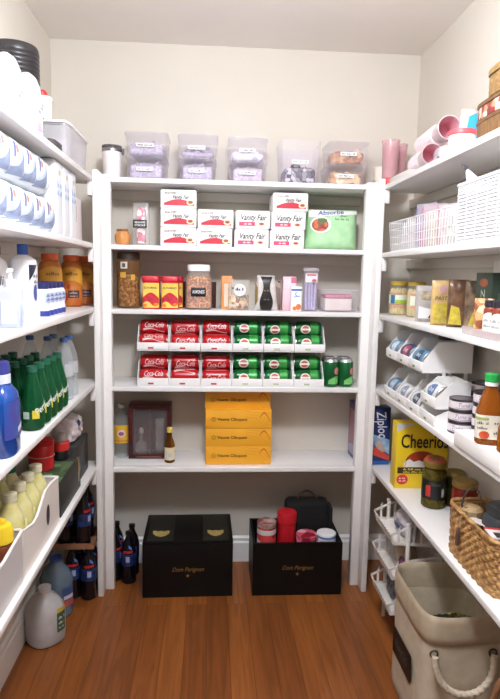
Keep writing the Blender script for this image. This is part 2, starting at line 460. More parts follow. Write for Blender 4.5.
RED = m('c3243a', .45); CRM = m('d2456a', .45); CRE = m('f0d9b5', .6); DK = m('1f1c1b', .6); BRN = m('a3503a', .5)
def napkins(kind, label, loc, w=.147, h=.0755, d=.15, group='white napkin packs on the second shelf', rz=0):
    t = thing('napkin_pack', label, 'napkins', loc, rz, group)
    part('wrapper', cbox(w, d, h, .007, seg=3), m('f6f5f3', .35, .015, 40, bump=.05), t)
    f = front(d, .0008); f2 = front(d, .0014); f3 = front(d, .002)
    if kind == 'a':
        part('red_banner', art(band(lambda s: .012, lambda s: .021+.016*S(min(1, s*1.15)*PI*.9)-.008*(s > .8)*(s-.8)*5, -w*.40, w*.44, 20))(f), RED, t)
        part('lettering', art(text('Vanity Fair', .021, w*.06, h*.60, .35, .022, maxw=w*.46))(f2), DK, t)
        part('script', art(text('Everyday', .012, -w*.22, h*.81, .4, .02, rot=.06, maxw=w*.36))(f2), m('6b4a3c', .6), t)
        e = part('plate_picture', art(ell(w*.33, .024, w*.105, .0105))(f2), CRE, t)
        part('plate_food', art(ell(w*.33, .0255, w*.07, .006))(f3), BRN, e)
    else:
        part('red_banner', art(rect(-w*.40, .013, w*.06, .029))(f), CRM, t)
        part('lettering', art(text('Vanity Fair', .033, 0, h*.62, .3, .016, maxw=w*.74))(f2), DK, t)
        part('script', art(dashes(-w*.25, -w*.02, .018, .006, 3))(f2), WH, t)
        e = part('plate_picture', art(ell(w*.25, .021, w*.11, .0075))(f), CRE, t)
        part('plate_food', art(ell(w*.25, .022, w*.07, .005))(f2), BRN, e)
    return t
h = .0757
A = napkins('a', 'white napkin pack with red banner, bottom of the three-high stack by the treat box', (-.135, 2.535, z))
dup(A, 'white napkin pack with red banner, middle of the three-high stack by the treat box', (-.134, 2.535, z+h))
dup(A, 'white napkin pack with red banner, topmost of the three-high stack by the treat box', (-.135, 2.535, z+2*h), .01)
dup(A, 'white napkin pack with red banner, lower of the shorter all-banner stack of two', (.013, 2.535, z))
dup(A, 'white napkin pack with red banner, upper of the shorter all-banner stack of two', (.019, 2.535, z+h), -.015)
dup(A, 'red-banner napkin pack lying on two packs in large script, beside the green napkins', (.326, 2.535, z+2*h), .01)
B = napkins('b', 'white napkin pack in large script, lower of the two-high stack', (.168, 2.535, z), .143)
dup(B, 'white napkin pack in large script, upper of the two-high stack', (.171, 2.535, z+h), .01)
dup(B, 'white napkin pack in large script on the shelf against the green napkins', (.3165, 2.535, z))
dup(B, 'white napkin pack in large script, middle of the stack against the green napkins', (.320, 2.535, z+h), .01)

t = thing('napkin_bag', 'large pale green bag of napkins with a salad plate picture', 'napkins', (.5155, 2.552, z), .0)
gw, gh, gt = .226, .172, .13
part('bag', pillow(gw, gh, gt, 20, 16, .6, .001, .97), m('b9e2b4', .4, .07, 25, bump=.25, alt='a6d6a2'), t)
f = pil(gw, gh, gt, .6, .97, .003)
part('header', art(band(lambda s: gh*(.78+.10*s), lambda s: gh*.965, -gw*.46, gw*.46, 14))(f), m('eef0ee', .45), t)
e = part('plate_picture', art(ell(-gw*.24, gh*.60, gw*.19, gh*.2, 24))(pil(gw, gh, gt, .6, .97, .005)), WH, t)
part('plate_food', art(ell(-gw*.255, gh*.60, gw*.15, gh*.16, 24))(pil(gw, gh, gt, .6, .97, .0065)), spotty(['b5432e', '8e2f24', 'd0683f', '6f5a2c'], 70), e)
part('garnish', art(ell(-gw*.22, gh*.70, gw*.09, gh*.06))(pil(gw, gh, gt, .6, .97, .008)), m('4f6b36', .6), e)
part('lettering', art(text('Absorbe', .026, -gw*.06, gh*.90, .25, rot=.08, bold=.01, maxw=gw*.5))(pil(gw, gh, gt, .6, .97, .005)), m('2f3d8f', .5), t)
part('small_print', art(dashes(gw*.02, gw*.28, gh*.72, .010, 4), dashes(gw*.12, gw*.26, gh*.80, .008, 5))(f), m('5b8a5e', .5), t)

# ------------------------------------------------------------------ third shelf: jars, canisters, bags
z = ZB[2] + .0006
t = thing('pantry_jar', 'tall glass jar with a dark lid, half full of shelled nuts', 'jar', (-.346, 2.525, z))
part('glass', lathe([(.044, 0), (.049, .006), (.050, .185), (.044, .203), (.042, .203), (.047, .18), (.046, .008)]), clear('efe4d4', .16, .06, 'b08a64'), t)
part('filling', lathe([(.001, .0085), (.0445, .009), (.0445, .125), (.03, .138), (.001, .141)]), spotty(['c9a377', 'e7d2b0', '9a6f4c', 'b98a5c', 'f0e2c8'], 110), t)
part('lid', lathe([(.045, .2035), (.0475, .206), (.0475, .230), (.044, .234)]), m('3a2c26', .5, .1), t)
l = part('label', art(rect(-.028, .165, .002, .193, 4))(cyl(.0505)), m('cfc9bd', .6), t)
part('code_mark', art(rect(-.02, .171, -.006, .187, 2))(cyl(.0512)), m('55504c', .6), l)
part('tag', art(rect(-.03, .128, -.004, .15, 4), rect(.016, .118, .034, .142, 3))(cyl(.0505)), m('c99a35', .6), t, 'mustard paper label')

RC = m('cc2132', .4); YL = m('f0cf5a', .5)
def canister(label, loc, rz=0):
    t = thing('raisin_canister', label, 'canister', loc, rz, 'red raisin canisters')
    part('body', lathe([(.93, 0), (.98, .003), (.98, .112), (.93, .114)], 5, .037, .037, 40), RC, t)
    part('lid', lathe([(.98, .1145), (1.02, .116), (1.02, .132), (.97, .136), (.5, .137)], 5, .037, .037, 40), m('c91f35', .35), t)
    fn = lambda e: cyl(.98, 5, .037, .037, e)
    l = part('label', art(rect(-.031, .006, .031, .108, 8))(fn(.0008)), YL, t)
    part('fruit_picture', art(band(lambda s: .022+.01*S(s*6), lambda s: .045+.024*S(s*PI), -.029, .029, 14))(fn(.0014)), m('c3263a', .5, .2, 60), l)
    part('lettering', art(text('SUN-MAID', .012, 0, .088, bold=.012, maxw=.048))(fn(.0014)), m('3d3f3a', .5), l)
    part('corner_mark', art(ell(.019, .02, .008, .006), ell(-.02, .016, .007, .006))(fn(.002)), m('e77f2a', .5), l)
    return t
A = canister('red raisin canister with a yellow label, beside the tall nut jar', (-.2475, 2.50, z))
dup(A, 'red raisin canister with a yellow label, beside the almond jar', (-.1685, 2.50, z))
dup(A, 'red raisin canister standing in the second row behind the other two', (-.155, 2.579, z), .05)

t = thing('nut_jar', 'square clear jar of almonds with a white lid and black label', 'jar', (-.05, 2.52, z))
def sq(p, n=4.5, s=.056, seg=44): return lathe(p, n, s, s, seg)
part('glass', sq([(.92, 0), (1, .006), (1, .125), (.93, .143), (.80, .152), (.80, .160), (.76, .160), (.76, .15), (.93, .12), (.95, .006)]), clear('fff6ec', .12, .06), t)
part('filling', sq([(.02, .0065), (.93, .007), (.93, .125), (.86, .138), (.4, .140), (.02, .141)]), spotty(['a8672f', 'c17f42', '8a5026', 'd09a5d', '6e3f1e'], 150), t)
part('lid', sq([(.84, .1605), (.86, .161), (.86, .183), (.82, .187), (.4, .188)], 3), m('f6f4f2', .4), t)
l = part('label', box(nb(), -.031, -.0578, .056, .031, -.0568, .092, .0003), BLK, t)
part('lettering', art(text('ALMONDS', .019, 0, .074, bold=.01, maxw=.05))(lambda u, v: (u, -.0582, v)), WH, l)
single('snack_pouch', pillow(.15, .115, .04, seed=3, crinkle=.002), m('4d3126', .45, .2, 40, bump=.3), 'dark brown pouch standing behind the almond jar', 'pouch', (-.05, 2.606, z))

t = thing('snack_box', 'orange and cream packet standing beside the almond jar', 'packet', (.070, 2.545, z))
part('carton', cbox(.046, .05, .143, .002), m('dd9657', .5, .08), t)
part('panel', art(rect(-.012, .012, .018, .11))(front(.05)), m('e9d9c4', .5), t)
t = thing('trail_mix_bag', 'clear zip bag of mixed nuts with a white label', 'bag', (.119, 2.493, z))
part('bag', pillow(.088, .128, .042, 14, 14, .5, .0015), clear('fbf6ee', .22, .15), t)
part('filling', pillow(.08, .06, .032, 12, 8, .7, .0015), spotty(['e3c48f', '6d3a2a', 'c98a5a', 'f1e4c9', '8f2f2c', 'b7a27c'], 75), t, loc=(0, 0, .004))
f = pil(.088, .128, .042, .5, 1, .003)
l = part('label', art(ell(.004, .085, .026, .026))(f), m('e6e6ea', .5), t)
part('lettering', art(dashes(-.014, .022, .083, .012, 2), dashes(-.03, -.018, .088, .008, 5, (1, 2)))(pil(.088, .128, .042, .5, 1, .0045)), INK, l)

t = thing('coffee_bag', 'silver white bag with a wide black band down its middle', 'bag', (.235, 2.497, z))
part('bag', pillow(.104, .148, .062, 16, 16, .35, .002, .72), m('d9d6d2', .35, .12, 30, bump=.4), t)
cb = pil(.104, .148, .062, .35, .72, .0055)
def cbf(u, v): return cb(u*(1+.35*S(v/.148*7)), v)
cbf.cut = (.008, .008)
part('band', art(band(lambda s: .003, lambda s: .143, -.021, .021, 8))(cbf), m('221d1c', .4, .2, 30), t)
part('marks', art(dashes(-.013, .014, .082, .006, 2), dashes(-.012, .013, .045, .006, 3))(pil(.104, .148, .062, .35, .72, .0075)), m('8d8378', .5), t)
part('side_fold', art(band(lambda s: .02+.02*s, lambda s: .118-.02*s, -.047, -.036, 4))(pil(.104, .148, .062, .35, .9, .002)), m('8f7442', .5), t)
single('seasoning_box', cbox(.045, .03, .125, .002), spotty(['6f4a42', '8f7a70', '5a3430', 'b0a199'], 30), 'dark narrow carton half hidden behind the silver bag', 'box', (.281, 2.556, z))
t = thing('tea_box', 'pink and white carton with a fruit picture', 'box', (.339, 2.535, z))
part('carton', cbox(.058, .05, .145, .002), m('e5a9b6', .5, .05, 8, alt='f3d7de'), t)
part('top_panel', art(rect(-.026, .095, .026, .135))(front(.05)), m('f1dfe6', .5), t)
part('red_corner', art(rect(.006, .118, .028, .142))(front(.05, .0014)), m('d9718a', .5), t)
t = thing('sweetener_box', 'small white carton with a blue band and orange fruit in front of the pink one', 'box', (.363, 2.482, z))
part('carton', cbox(.044, .035, .104, .002), m('f3f4f7', .5), t)
part('blue_band', art(rect(-.022, .086, .022, .094))(front(.035)), m('3d74c4', .5), t)
part('script', art(text('S', .03, -.006, .068, .2), dashes(-.004, .018, .06, .01, 4))(front(.035)), m('7b95c9', .5), t)
part('fruit_picture', art(ell(.009, .018, .012, .013), ell(-.008, .012, .008, .009))(front(.035)), m('e07a3e', .5, .2, 80), t)
t = thing('straw_holder', 'tall clear square canister of lilac paper straws', 'canister', (.428, 2.515, z))
part('case', lathe([(.97, 0), (1, .004), (1, .168), (.94, .168), (.94, .005)], 8, .029, .029, 40), CL, t)
part('lid', lathe([(.98, .1685), (1.12, .170), (1.12, .180), (.98, .184)], 8, .029, .029, 40), clear('f4e9ee', .3), t)
bm = nb(); rng = random.Random(4)
for i in range(16):
    tube([(-.018+.012*(i % 4), -.018+.012*(i//4), .006), (-.018+.012*(i % 4)+rng.uniform(-.003, .003), -.018+.012*(i//4)+rng.uniform(-.003, .003), .15)], .0045, 6, bm)
part('straws', bm, m('c9c0dc', .5, .1, 60), t)
l = part('label', art(rect(-.026, .122, .026, .160))(front(.058, .001)), m('e8e4f0', .5), t)
part('picture', art(ell(.012, .13, .01, .007), rect(-.02, .150, .02, .157))(front(.058, .0018)), m('c96b62', .5), l)
t = thing('storage_tub', 'low clear tub holding a block of pink and cream packets', 'tub', (.550, 2.53, z))
part('body', lathe([(.9, 0), (.93, .003), (1, .082), (1.02, .083), (1.02, .088), (.96, .088), (.89, .004)], 5, .080, .085, 48), CL, t)
part('lid', lathe([(.9, .0885), (1.03, .0885), (1.03, .092), (.6, .0935)], 5, .080, .085, 48), CLT, t)
t = thing('packet_bundle', 'cream packets with a pink top edge inside the low clear tub', 'packets', (.545, 2.525, z+.0045))
part('packets', cbox(.116, .11, .052, .006), m('e9dfd2', .6, .05), t)
part('pink_edge', cbox(.116, .11, .016, .006, .0525), m('d3819b', .6, .15, 60), t)
# ------------------------------------------------------------------ can racks
def bin_bm(w, D, tk=.003, lip=.034, hs=.105, slots=False):
    bm = nb()
    side = [(0, 0), (0, lip), (.052, hs), (D, hs), (D, 0)]
    prism_x(side, -w/2, -w/2+tk, bm); prism_x(side, w/2-tk, w/2, bm)
    box(bm, -w/2+tk, 0, 0, w/2-tk, D, tk)
    box(bm, -w/2+tk, 0, tk, w/2-tk, tk, lip)
    box(bm, -w/2+tk, D-tk, tk, w/2-tk, D, hs)
    return bm
def can_bin(label, loc, w, D, rz, lblmat, group, legs, hs=.105):
    t = thing('can_bin', label, 'can rack', loc, rz, group)
    part('body', bin_bm(w, D, hs=hs), m('f3f2f0', .4, .015), t, smooth=0)
    part('front_lip', box(nb(), -w/2-.0005, -.0035, .006, w/2+.0005, -.0003, .035, .001), m('f8f7f6', .35), t)
    l = part('label', art(rect(-w*.16, .009, w*.02, .016))(lambda u, v: (u, -.0042, v)), lblmat, t)
    if legs:
        for x in (-w/2+.0014, w/2-.0014):
            for y in (.075, D-.02):
                part('leg', box(nb(), x-.0012, y-.006, -.0445, x+.0012, y+.006, -.0003), m('efeeec', .4), t)
    return t
def can_lying(name, label, body, arts, group):
    t = thing(name, label, 'can', (0, 0, 0), 0, group)
    L2 = .0575; R = .0325
    bm = lathe([(.026, -L2), (.0265, -L2+.003), (.0322, -L2+.012), (R, -L2+.016), (R, L2-.016), (.0322, L2-.012), (.0268, L2-.003), (.0262, L2)], seg=36)
    bmesh.ops.rotate(bm, verts=bm.verts, matrix=Matrix.Rotation(PI/2, 3, 'Y'))
    part('body', bm, body, t)
    for s in (-1, 1):
        bm = lathe([(.0001, L2-.001), (.022, L2-.001), (.0235, L2+.0012), (.0262, L2+.0012), (.0266, L2-.0008)], seg=32, cap=(False, False))
        bmesh.ops.rotate(bm, verts=bm.verts, matrix=Matrix.Rotation(s*PI/2, 3, 'Y'))
        part('end', bm, m('c9c9cc', .3, .03, metal=1), t, 'silver can end')
    for nm, sh, mt, e in arts: part(nm, art(*sh)(cyl_x(R, e)), mt, t)
    return t
RDC = m('b00d16', .28, .05, 8); GRC = m('106030', .28, .1, 20, metal=.3)
def wave(v0): return band(lambda s: v0-.004+.007*S(s*4.5), lambda s: v0+.002+.007*S(s*4.5+.5), -.044, .044, 20)
cola = can_lying('soda_can', '', RDC, [('lettering', [text('Coca-Cola', .034, 0, 0, .35, .0, maxw=.078)], m('e9dcdc', .4), .0006),
     ('wave', [wave(-.021)], m('dcc4c4', .4), .0005), ('side_print', [rect(-.043, .038, .043, .040)], m('e7b9bb', .5), .0005)], 'cans in the white racks')
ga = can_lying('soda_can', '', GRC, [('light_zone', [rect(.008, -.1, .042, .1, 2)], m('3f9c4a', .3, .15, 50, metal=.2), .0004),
     ('shield', [ell(-.014, v, .021, .020) for v in (0,)], m('e9dfd2', .4), .0007), ('map', [ell(-.014, v, .016, .015) for v in (0,)], m('b9504a', .4, .15, 90), .0011),
     ('shield_bar', [rect(-.036, v-.004, .008, v+.004) for v in (0,)], m('f1ece2', .4), .0015)], 'cans in the white racks')
LR, LG = m('c23b47', .5), m('b9cc9b', .5)
zb = ZB[3] + .0006
first = {'c': True, 'g': True}
ordn = ['first', 'second', 'third', 'fourth', 'fifth', 'sixth']
pitch = .1322; bx0 = -.2370; D = .20
BIN = {}
lo_hi = ('lower', 'upper')
for tier in (0, 1):
    for c in range(6):
        k = 'c' if c < 3 else 'g'
        bx = bx0 + pitch*c; bz = zb + tier*.1505; by = D1 + .016
        cn = 'red cola' if k == 'c' else 'green ginger ale'
        n = ordn[c] if c < 3 else ordn[c-3]
        lab = f'white rack bin, {n} bin of {cn} cans in the {lo_hi[tier]} row'
        if (k, tier) not in BIN: BIN[(k, tier)] = can_bin(lab, (bx, by, bz), .1295, D, 0, LR if k == 'c' else LG, 'white can racks on the back shelves', tier == 1)
        else: dup(BIN[(k, tier)], lab, (bx, by, bz))
        src = cola if k == 'c' else ga
        spin_up = [[.35, -.15, .25], [.10, -.1, -.28]][1-tier][c % 3] if k == 'c' else [.05, -.1, .0][c % 3]
        spin_lo = [[.5, 1.5, -.1], [.9, .15, .2]][tier][c % 3] if k == 'c' else [.0, .15, .1][c % 3]
        # spins are negative about x to turn print upwards
        rows = (('front', .0405, .0355, spin_lo), ('upper', .0738, .0355+.0574, spin_up), ('rear', .1075, .0355, .3))
        for (w_, yy, zz, sp) in rows:
            pos = {'front': 'low at the lip', 'upper': 'lying on top', 'rear': 'at the back'}[w_]
            lb = f'{cn} can {pos} of the {n} {"red" if k == "c" else "green"} bin, {lo_hi[tier]} row'
            loc = (bx, by+yy, bz+zz+.0008)
            if first[k]:
                first[k] = False; src.location = loc; src.rotation_euler = (-sp, 0, 0); src['label'] = lb
            else: dup(src, lb, loc, (-sp, 0, 0))

def can_up(label, loc, rz, n2):
    t = thing('soda_can', label, 'can', loc, rz, 'green cans standing beside the racks')
    part('body', lathe([(.024, 0), (.027, .003), (.0318, .011), (.0318, .107), (.0310, .1085)], seg=36), GRC, t)
    part('neck', lathe([(.0308, .1088), (.0265, .118), (.0262, .1195)], seg=36), m('c9c9cc', .35, .03, metal=.7), t, 'silver neck')
    part('lid', lathe([(.0001, .1185), (.022, .1185), (.0235, .1207), (.0262, .1207), (.0264, .1195)], seg=32, cap=(False, False)), m('c9c9cc', .3, .03, metal=1), t)
    part('shield', art(ell(0, .07, .019, .021))(cyl(.0318)), m('3c2420', .4), t)
    part('map', art(ell(0, .07, .016, .017), )(cyl(.0318, e=.0012)), m('c9867c', .4, .15, 90), t)
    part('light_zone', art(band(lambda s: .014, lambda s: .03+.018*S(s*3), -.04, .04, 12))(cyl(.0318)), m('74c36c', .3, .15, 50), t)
    part('tab', box(nb(), -.007, -.010, .1198, .007, .010, .1212, .0005), m('c9c9cc', .3, metal=1), t)
    return t
A = can_up('green soda can standing upright against the end of the rack', (.5235, 2.478, ZB[3]+.0006), .8, 0)
dup(A, 'green soda can standing upright, the one nearest the post', (.5885, 2.478, ZB[3]+.0006), .9)
dup(A, 'green soda can standing in the second row against the rack', (.5265, 2.545, ZB[3]+.0006), .5)
dup(A, 'green soda can standing in the second row nearest the post', (.5925, 2.545, ZB[3]+.0006), .2)
# ------------------------------------------------------------------ fifth shelf
z = ZB[4] + .0006
t = thing('tonic_bottle', 'clear soda bottle with a yellow label beside the post', 'bottle', (-.392, 2.60, z))
part('bottle', lathe([(.028, 0), (.036, .008), (.037, .05), (.035, .06), (.036, .15), (.030, .178), (.016, .205), (.0125, .215), (.0125, .222)]), clear('eef2f0', .14, .05), t)
part('cap', lathe([(.0142, .2225), (.0145, .223), (.0145, .238), (.012, .239)]), m('dcdad6', .5), t)
l = part('label', art(rect(-.05, .068, .05, .15, 12))(cyl(.0368)), m('e9b93a', .45, .08), t)
part('emblem', art(ell(.004, .112, .017, .017))(cyl(.0368, e=.0014)), m('e9d7e0', .5), l)
part('emblem_mark', art(ell(.004, .112, .012, .009))(cyl(.0368, e=.002)), m('a8567e', .5), l)
part('stripe', art(rect(-.04, .076, .04, .082, 8))(cyl(.0368, e=.0014)), m('d9822e', .5), l)

fw_, fd_, fh_ = .186, .09, .245
wood = m('5a1c1e', .3, .18, 9, alt='3c1215')
t = thing('display_case', 'dark red wooden case with a glass door holding small glassware', 'display case', (-.262, 2.60, z))
bm = nb(); tk = .018
box(bm, -fw_/2, -fd_/2, 0, fw_/2, fd_/2, tk, .002); box(bm, -fw_/2, -fd_/2, fh_-tk, fw_/2, fd_/2, fh_, .002)
box(bm, -fw_/2, -fd_/2, tk, -fw_/2+tk, fd_/2, fh_-tk, .001); box(bm, fw_/2-tk, -fd_/2, tk, fw_/2, fd_/2, fh_-tk, .001)
box(bm, -fw_/2+tk, fd_/2-.006, tk, fw_/2-tk, fd_/2, fh_-tk)
part('case', bm, wood, t)
part('pane', box(nb(), -fw_/2+tk, -fd_/2+.008, tk, fw_/2-tk, -fd_/2+.010, fh_-tk), clear('f4f0ee', .06, .03, edge=.2), t)
part('divider', box(nb(), -.004, -fd_/2+.012, tk+.0005, .002, fd_/2-.007, fh_-tk-.0005), m('6d4436', .5), t)
part('plaque', art(rect(-.06, .007, .05, .011))(front(fd_)), m('8d6a58', .4), t)
t = thing('decanter', 'little cut glass decanter inside the dark wooden case', 'decanter', (-.305, 2.605, z+tk+.0008))
part('glass', lathe([(.016, 0), (.021, .004), (.023, .03), (.019, .042), (.008, .05), (.007, .075), (.010, .08)], seg=16), clear('f6f6fa', .15, .05, 'ffffff', .7), t)
part('stopper', lathe([(.005, .0805), (.011, .088), (.010, .105), (.004, .112)], seg=10), clear('e8dcd6', .4), t)
gl = single('shot_glass', lathe([(.014, 0), (.017, .003), (.021, .05), (.0195, .05), (.015, .012)], seg=20), clear('f6f6fa', .12, .05, 'ffffff', .7), 'small tumbler at the bottom of the wooden case', 'glass', (-.222, 2.60, z+tk+.0008), 0, 'glasses in the wooden case')
dup(gl, 'small tumbler stacked over another in the wooden case', (-.222, 2.60, z+tk+.0525))
dup(gl, 'topmost small tumbler in the wooden case', (-.222, 2.60, z+tk+.104))

t = thing('liqueur_bottle', 'small amber bottle with a yellow cap and cream label', 'bottle', (-.171, 2.512, z))
part('bottle', lathe([(.018, 0), (.0225, .004), (.0225, .078), (.018, .096), (.0105, .112), (.0098, .134)]), clear('d9b26a', .25, .06, '9a6a2c'), t)
part('cap', lathe([(.0115, .1345), (.012, .135), (.012, .154), (.009, .156)]), m('e8cf62', .4), t)
l = part('label', art(rect(-.03, .014, .03, .070, 10))(cyl(.0225)), m('e6d7b0', .5), t)
part('panel', art(rect(-.017, .02, .016, .05, 4))(cyl(.0225, e=.0014)), m('d3cfc6', .5), l)
part('lettering', art(text('G', .014, 0, .036, .2))(cyl(.0225, e=.002)), m('8a8a80', .5), l)

ORG = m('f0ac2c', .5, .03, 6)
def cbx(label, loc):
    t = thing('wine_carton', label, 'carton', loc, 0, 'yellow cartons on the fifth shelf')
    w, d, h = .286, .16, .0805
    part('carton', cbox(w, d, h, .0012), ORG, t)
    f = front(d)
    part('lettering', art(text('Veuve Clicquot', .0175, -.028, .040, 0, .02, maxw=.130))(f), m('33260f', .5), t)
    part('emblem', art(ring2(-.108, .040, .0085, .0085, .0016), ring2(-.108, .040, .004, .004, .0016, 8))(f), m('8a6a25', .5), t)
    sh = [band(lambda s, a=a: .078-.012*a-.05*s*s-.004*S(s*9), lambda s, a=a: .0792-.012*a-.05*s*s-.004*S(s*9), .03, .141-.012*a, 16) for a in range(3)]
    part('flourish', art(*sh)(f), m('c98a24', .5), t)
    part('red_flourish', art(band(lambda s: .046+.020*S(s*4), lambda s: .052+.022*S(s*4), .092, .138, 10))(f), m('cf6a1c', .5), t)
    return t
A = cbx('yellow wine carton at the bottom of the stack of four', (.129, 2.553, z))
dup(A, 'yellow wine carton, second from the bottom of the stack of four', (.129, 2.554, z+.0809))
dup(A, 'yellow wine carton, third from the bottom of the stack of four', (.128, 2.552, z+.1618))
dup(A, 'yellow wine carton on top of the stack, set back close under the board', (.124, 2.578, z+.2427))
t = thing('bag_carton', 'purple and pink carton standing on edge beside the post', 'carton', (.672, 2.57, z))
part('carton', cbox(.036, .15, .255, .002), m('565277', .5, .08), t)
f = side_map(.036, -1)
part('pink_panel', art(rect(-.062, .06, .045, .225))(f), m('a87a88', .5, .06, 8), t)
part('white_panel', art(poly([(-.06, .02), (.06, .02), (.06, .075), (-.06, .055)]))(side_map(.036, -1, .0014)), m('a9a6c4', .5), t)

# ------------------------------------------------------------------ crates on the floor
BK = m('080808', .45, .1, 12, spec=.3); GOLD = m('94743f', .45, .08, metal=.4)
def crate_marks(t, d):
    f = front(d, .0012)
    part('lettering', art(text('Dom Perignon', .027, 0, .125, .35, .008, maxw=.135))(f), GOLD, t)
    st = []
    for i in range(10):
        r = .0085 if i % 2 == 0 else .0042; a = PI/2 + i*PI/5; st.append((r*CO(a), .097 + r*S(a)))
    part('star', art(poly(st))(f), GOLD, t)
CY = 2.357
t = thing('wine_crate', 'closed black wine crate with two gold shields on its lid', 'crate', (-.085, CY+.145, .0006), .012)
w_, d_, h_ = .382, .285, .25
part('body', cbox(w_, d_, h_-.013, .003), BK, t)
part('lid', cbox(w_, d_, .012, .003, h_-.0125), BK, t)
crate_marks(t, d_)
for x in (-.118, .118):
    p = part('lid_panel', box(nb(), x-.055, -.134, h_-.0004, x+.055, .134, h_+.0012, .0004), m('201f19', .5, .1), t)
    sh = [(x-.036, .012), (x-.028, .016), (x-.014, .008), (x, .014), (x+.014, .008), (x+.028, .016), (x+.036, .012), (x+.034, -.014), (x+.02, -.036), (x, -.046), (x-.02, -.036), (x-.034, -.014)]
    part('shield', art(poly([(a, b-.052) for a, b in sh]))(top_map(h_+.0012, .0006)), m('a99558', .4, .15, 60), p)
    part('small_print', art(dashes(x-.02, x+.02, .085, .006, 2))(top_map(h_+.0012, .0006)), m('5a553f', .5), p)

t = thing('wine_crate', 'open black wine crate full of tins and a black bag', 'crate', (.387, CY+.135, .0006), -.005)
w_, d_, h_ = .386, .262, .236
bm = nb(); k = .011
box(bm, -w_/2, -d_/2, 0, w_/2, d_/2, .01)
box(bm, -w_/2, -d_/2, .01, w_/2, -d_/2+k, h_); box(bm, -w_/2, d_/2-k, .01, w_/2, d_/2, h_)
box(bm, -w_/2, -d_/2+k, .01, -w_/2+k, d_/2-k, h_); box(bm, w_/2-k, -d_/2+k, .01, w_/2, d_/2-k, h_)
part('body', bm, BK, t, smooth=0)
crate_marks(t, d_)
zc = .0115
def tin(name, label, loc, r, h, body, lidm, cat='tin', band_=None, zlow=0):
    t = thing(name, label, cat, loc)
    part('body', lathe([(r*.95, 0), (r, .004), (r, h-.022), (r*.97, h-.02)]), body, t)
    part('lid', lathe([(r*.99, h-.0195), (r*1.03, h-.019), (r*1.03, h-.002), (r*.98, h), (r*.5, h+.0005)]), lidm, t)
    if band_: part('label', art(rect(-r*2.6, band_[0], r*2.6, band_[1], 20))(cyl(r)), band_[2], t)
    return t
tin('gift_tin', 'red and white striped tin with a crumpled top in the open crate', (.259, 2.455, zc), .042, .285, spotty(['b8202c', 'd9cfc8', '7f1520', 'c43a3a'], 16, bump=.02), m('b9aca4', .45, .3, 30, alt='7d2a2c'), band_=(.235, .258, m('d5cdc8', .4)))
t = thing('gift_tin', 'tall plain red canister in the open crate', 'tin', (.350, 2.475, zc))
part('body', lathe([(.038, 0), (.041, .004), (.041, .27), (.0395, .272)]), m('b81a25', .38), t)
part('lid', lathe([(.041, .2725), (.0445, .274), (.0445, .315), (.043, .320), (.03, .321)]), m('bd1d28', .35), t)
tin('gift_tin', 'low red and pink patterned tin in the open crate', (.4345, 2.436, zc), .045, .235, spotty(['a81f36', 'd98c9c', '8e1228', 'c9536a'], 26, bump=.02), spotty(['a81f36', 'e0a9b4', '8e1228', 'c9536a'], 26, bump=.02))
t = tin('frosting_tub', 'white tub with a blue rim and white lid in the open crate', (.5235, 2.44, zc), .041, .238, m('e9e6ea', .45), m('eceaee', .4), 'tub', (.188, .214, m('dccfdc', .5)))
part('rim', lathe([(.0423, .221), (.0428, .222), (.0428, .2285), (.0423, .229)], cap=(False, False)), m('2f77b5', .4), t)
part('print', art(rect(-.03, .19, -.005, .21, 4))(cyl(.041, e=.0014)), m('c94f8f', .5), t)
t = thing('lunch_bag', 'black fabric bag with a carrying loop standing behind the tins', 'bag', (.452, 2.562, zc))
part('bag', cbox(.2, .09, .345, .025, seg=4), m('070707', .85, .2, 40, bump=.3), t)
part('handle', tube([(-.05+.10*i/14, 0, .340+.042*S(PI*i/14)) for i in range(15)], .005, 8), m('4a2a24', .6), t, 'brown carrying loop')
part('pocket', box(nb(), .1, -.04, .17, .116, .035, .315, .006), m('121112', .8), t)

# ------------------------------------------------------------------ dark soda bottles
def soda(label, loc, rz=0, group='dark soda bottles', lab='9a1f22', h=.235, proto=[None]):
    if proto[0]: return dup(proto[0], label, loc, rz, group)
    t = thing('soda_bottle', label, 'bottle', loc, rz, group)
    part('bottle', lathe([(.024, 0), (.031, .006), (.032, .045), (.0295, .06), (.032, .085), (.0325, .145), (.026, .178), (.014, .205), (.0115, .215), (.0115, .220)]), m('160f14', .15, .2, spec=.6), t)
    part('cap', lathe([(.0135, .2205), (.014, .221), (.014, .235), (.012, .236)]), m('161518', .4), t)
    l = part('label', art(rect(-.05, .088, .05, .142, 12))(cyl(.0328)), m('24407f', .35, .3, 40, alt='14182c'), t)
    part('neck_band', art(rect(-.045, .146, .045, .157, 12))(cyl(lambda v: .0322-(v-.146)*.2)), m('a3251f', .4), l)
    part('patches', art(rect(-.008, .106, .008, .132))(cyl(.0328, e=.0014)), m('a9b4d6', .4), l)
    part('blue_swirl', art(band(lambda s: .17-.012*s, lambda s: .182-.012*s, .004, .02, 4))(cyl(lambda v: .0326 if v < .15 else .0326-(v-.15)*.26, e=.0012)), m('3f6fb5', .35, .2, 60), t)
    proto[0] = t
    return t
soda('dark soda bottle with a red neck band, in front of the pair by the post', (-.350, 2.497, .0006))
soda('dark soda bottle half hidden by the post, its orange label turned', (-.4175, 2.522, .0006), 1.2)
soda('dark soda bottle behind, with light patches, nearest the closed crate', (-.345, 2.572, .0006), -.7)
soda('dark soda bottle at the back nearest the white post', (-.418, 2.600, .0006), .5)
# ================================================================== the wall of paper towels
HP = PI/2
PW = m('dfe3e8', .4, .015, 30, bump=.15); BLU = m('6f87b5', .5, .1, 20); NAVY = m('1f2a6b', .4)
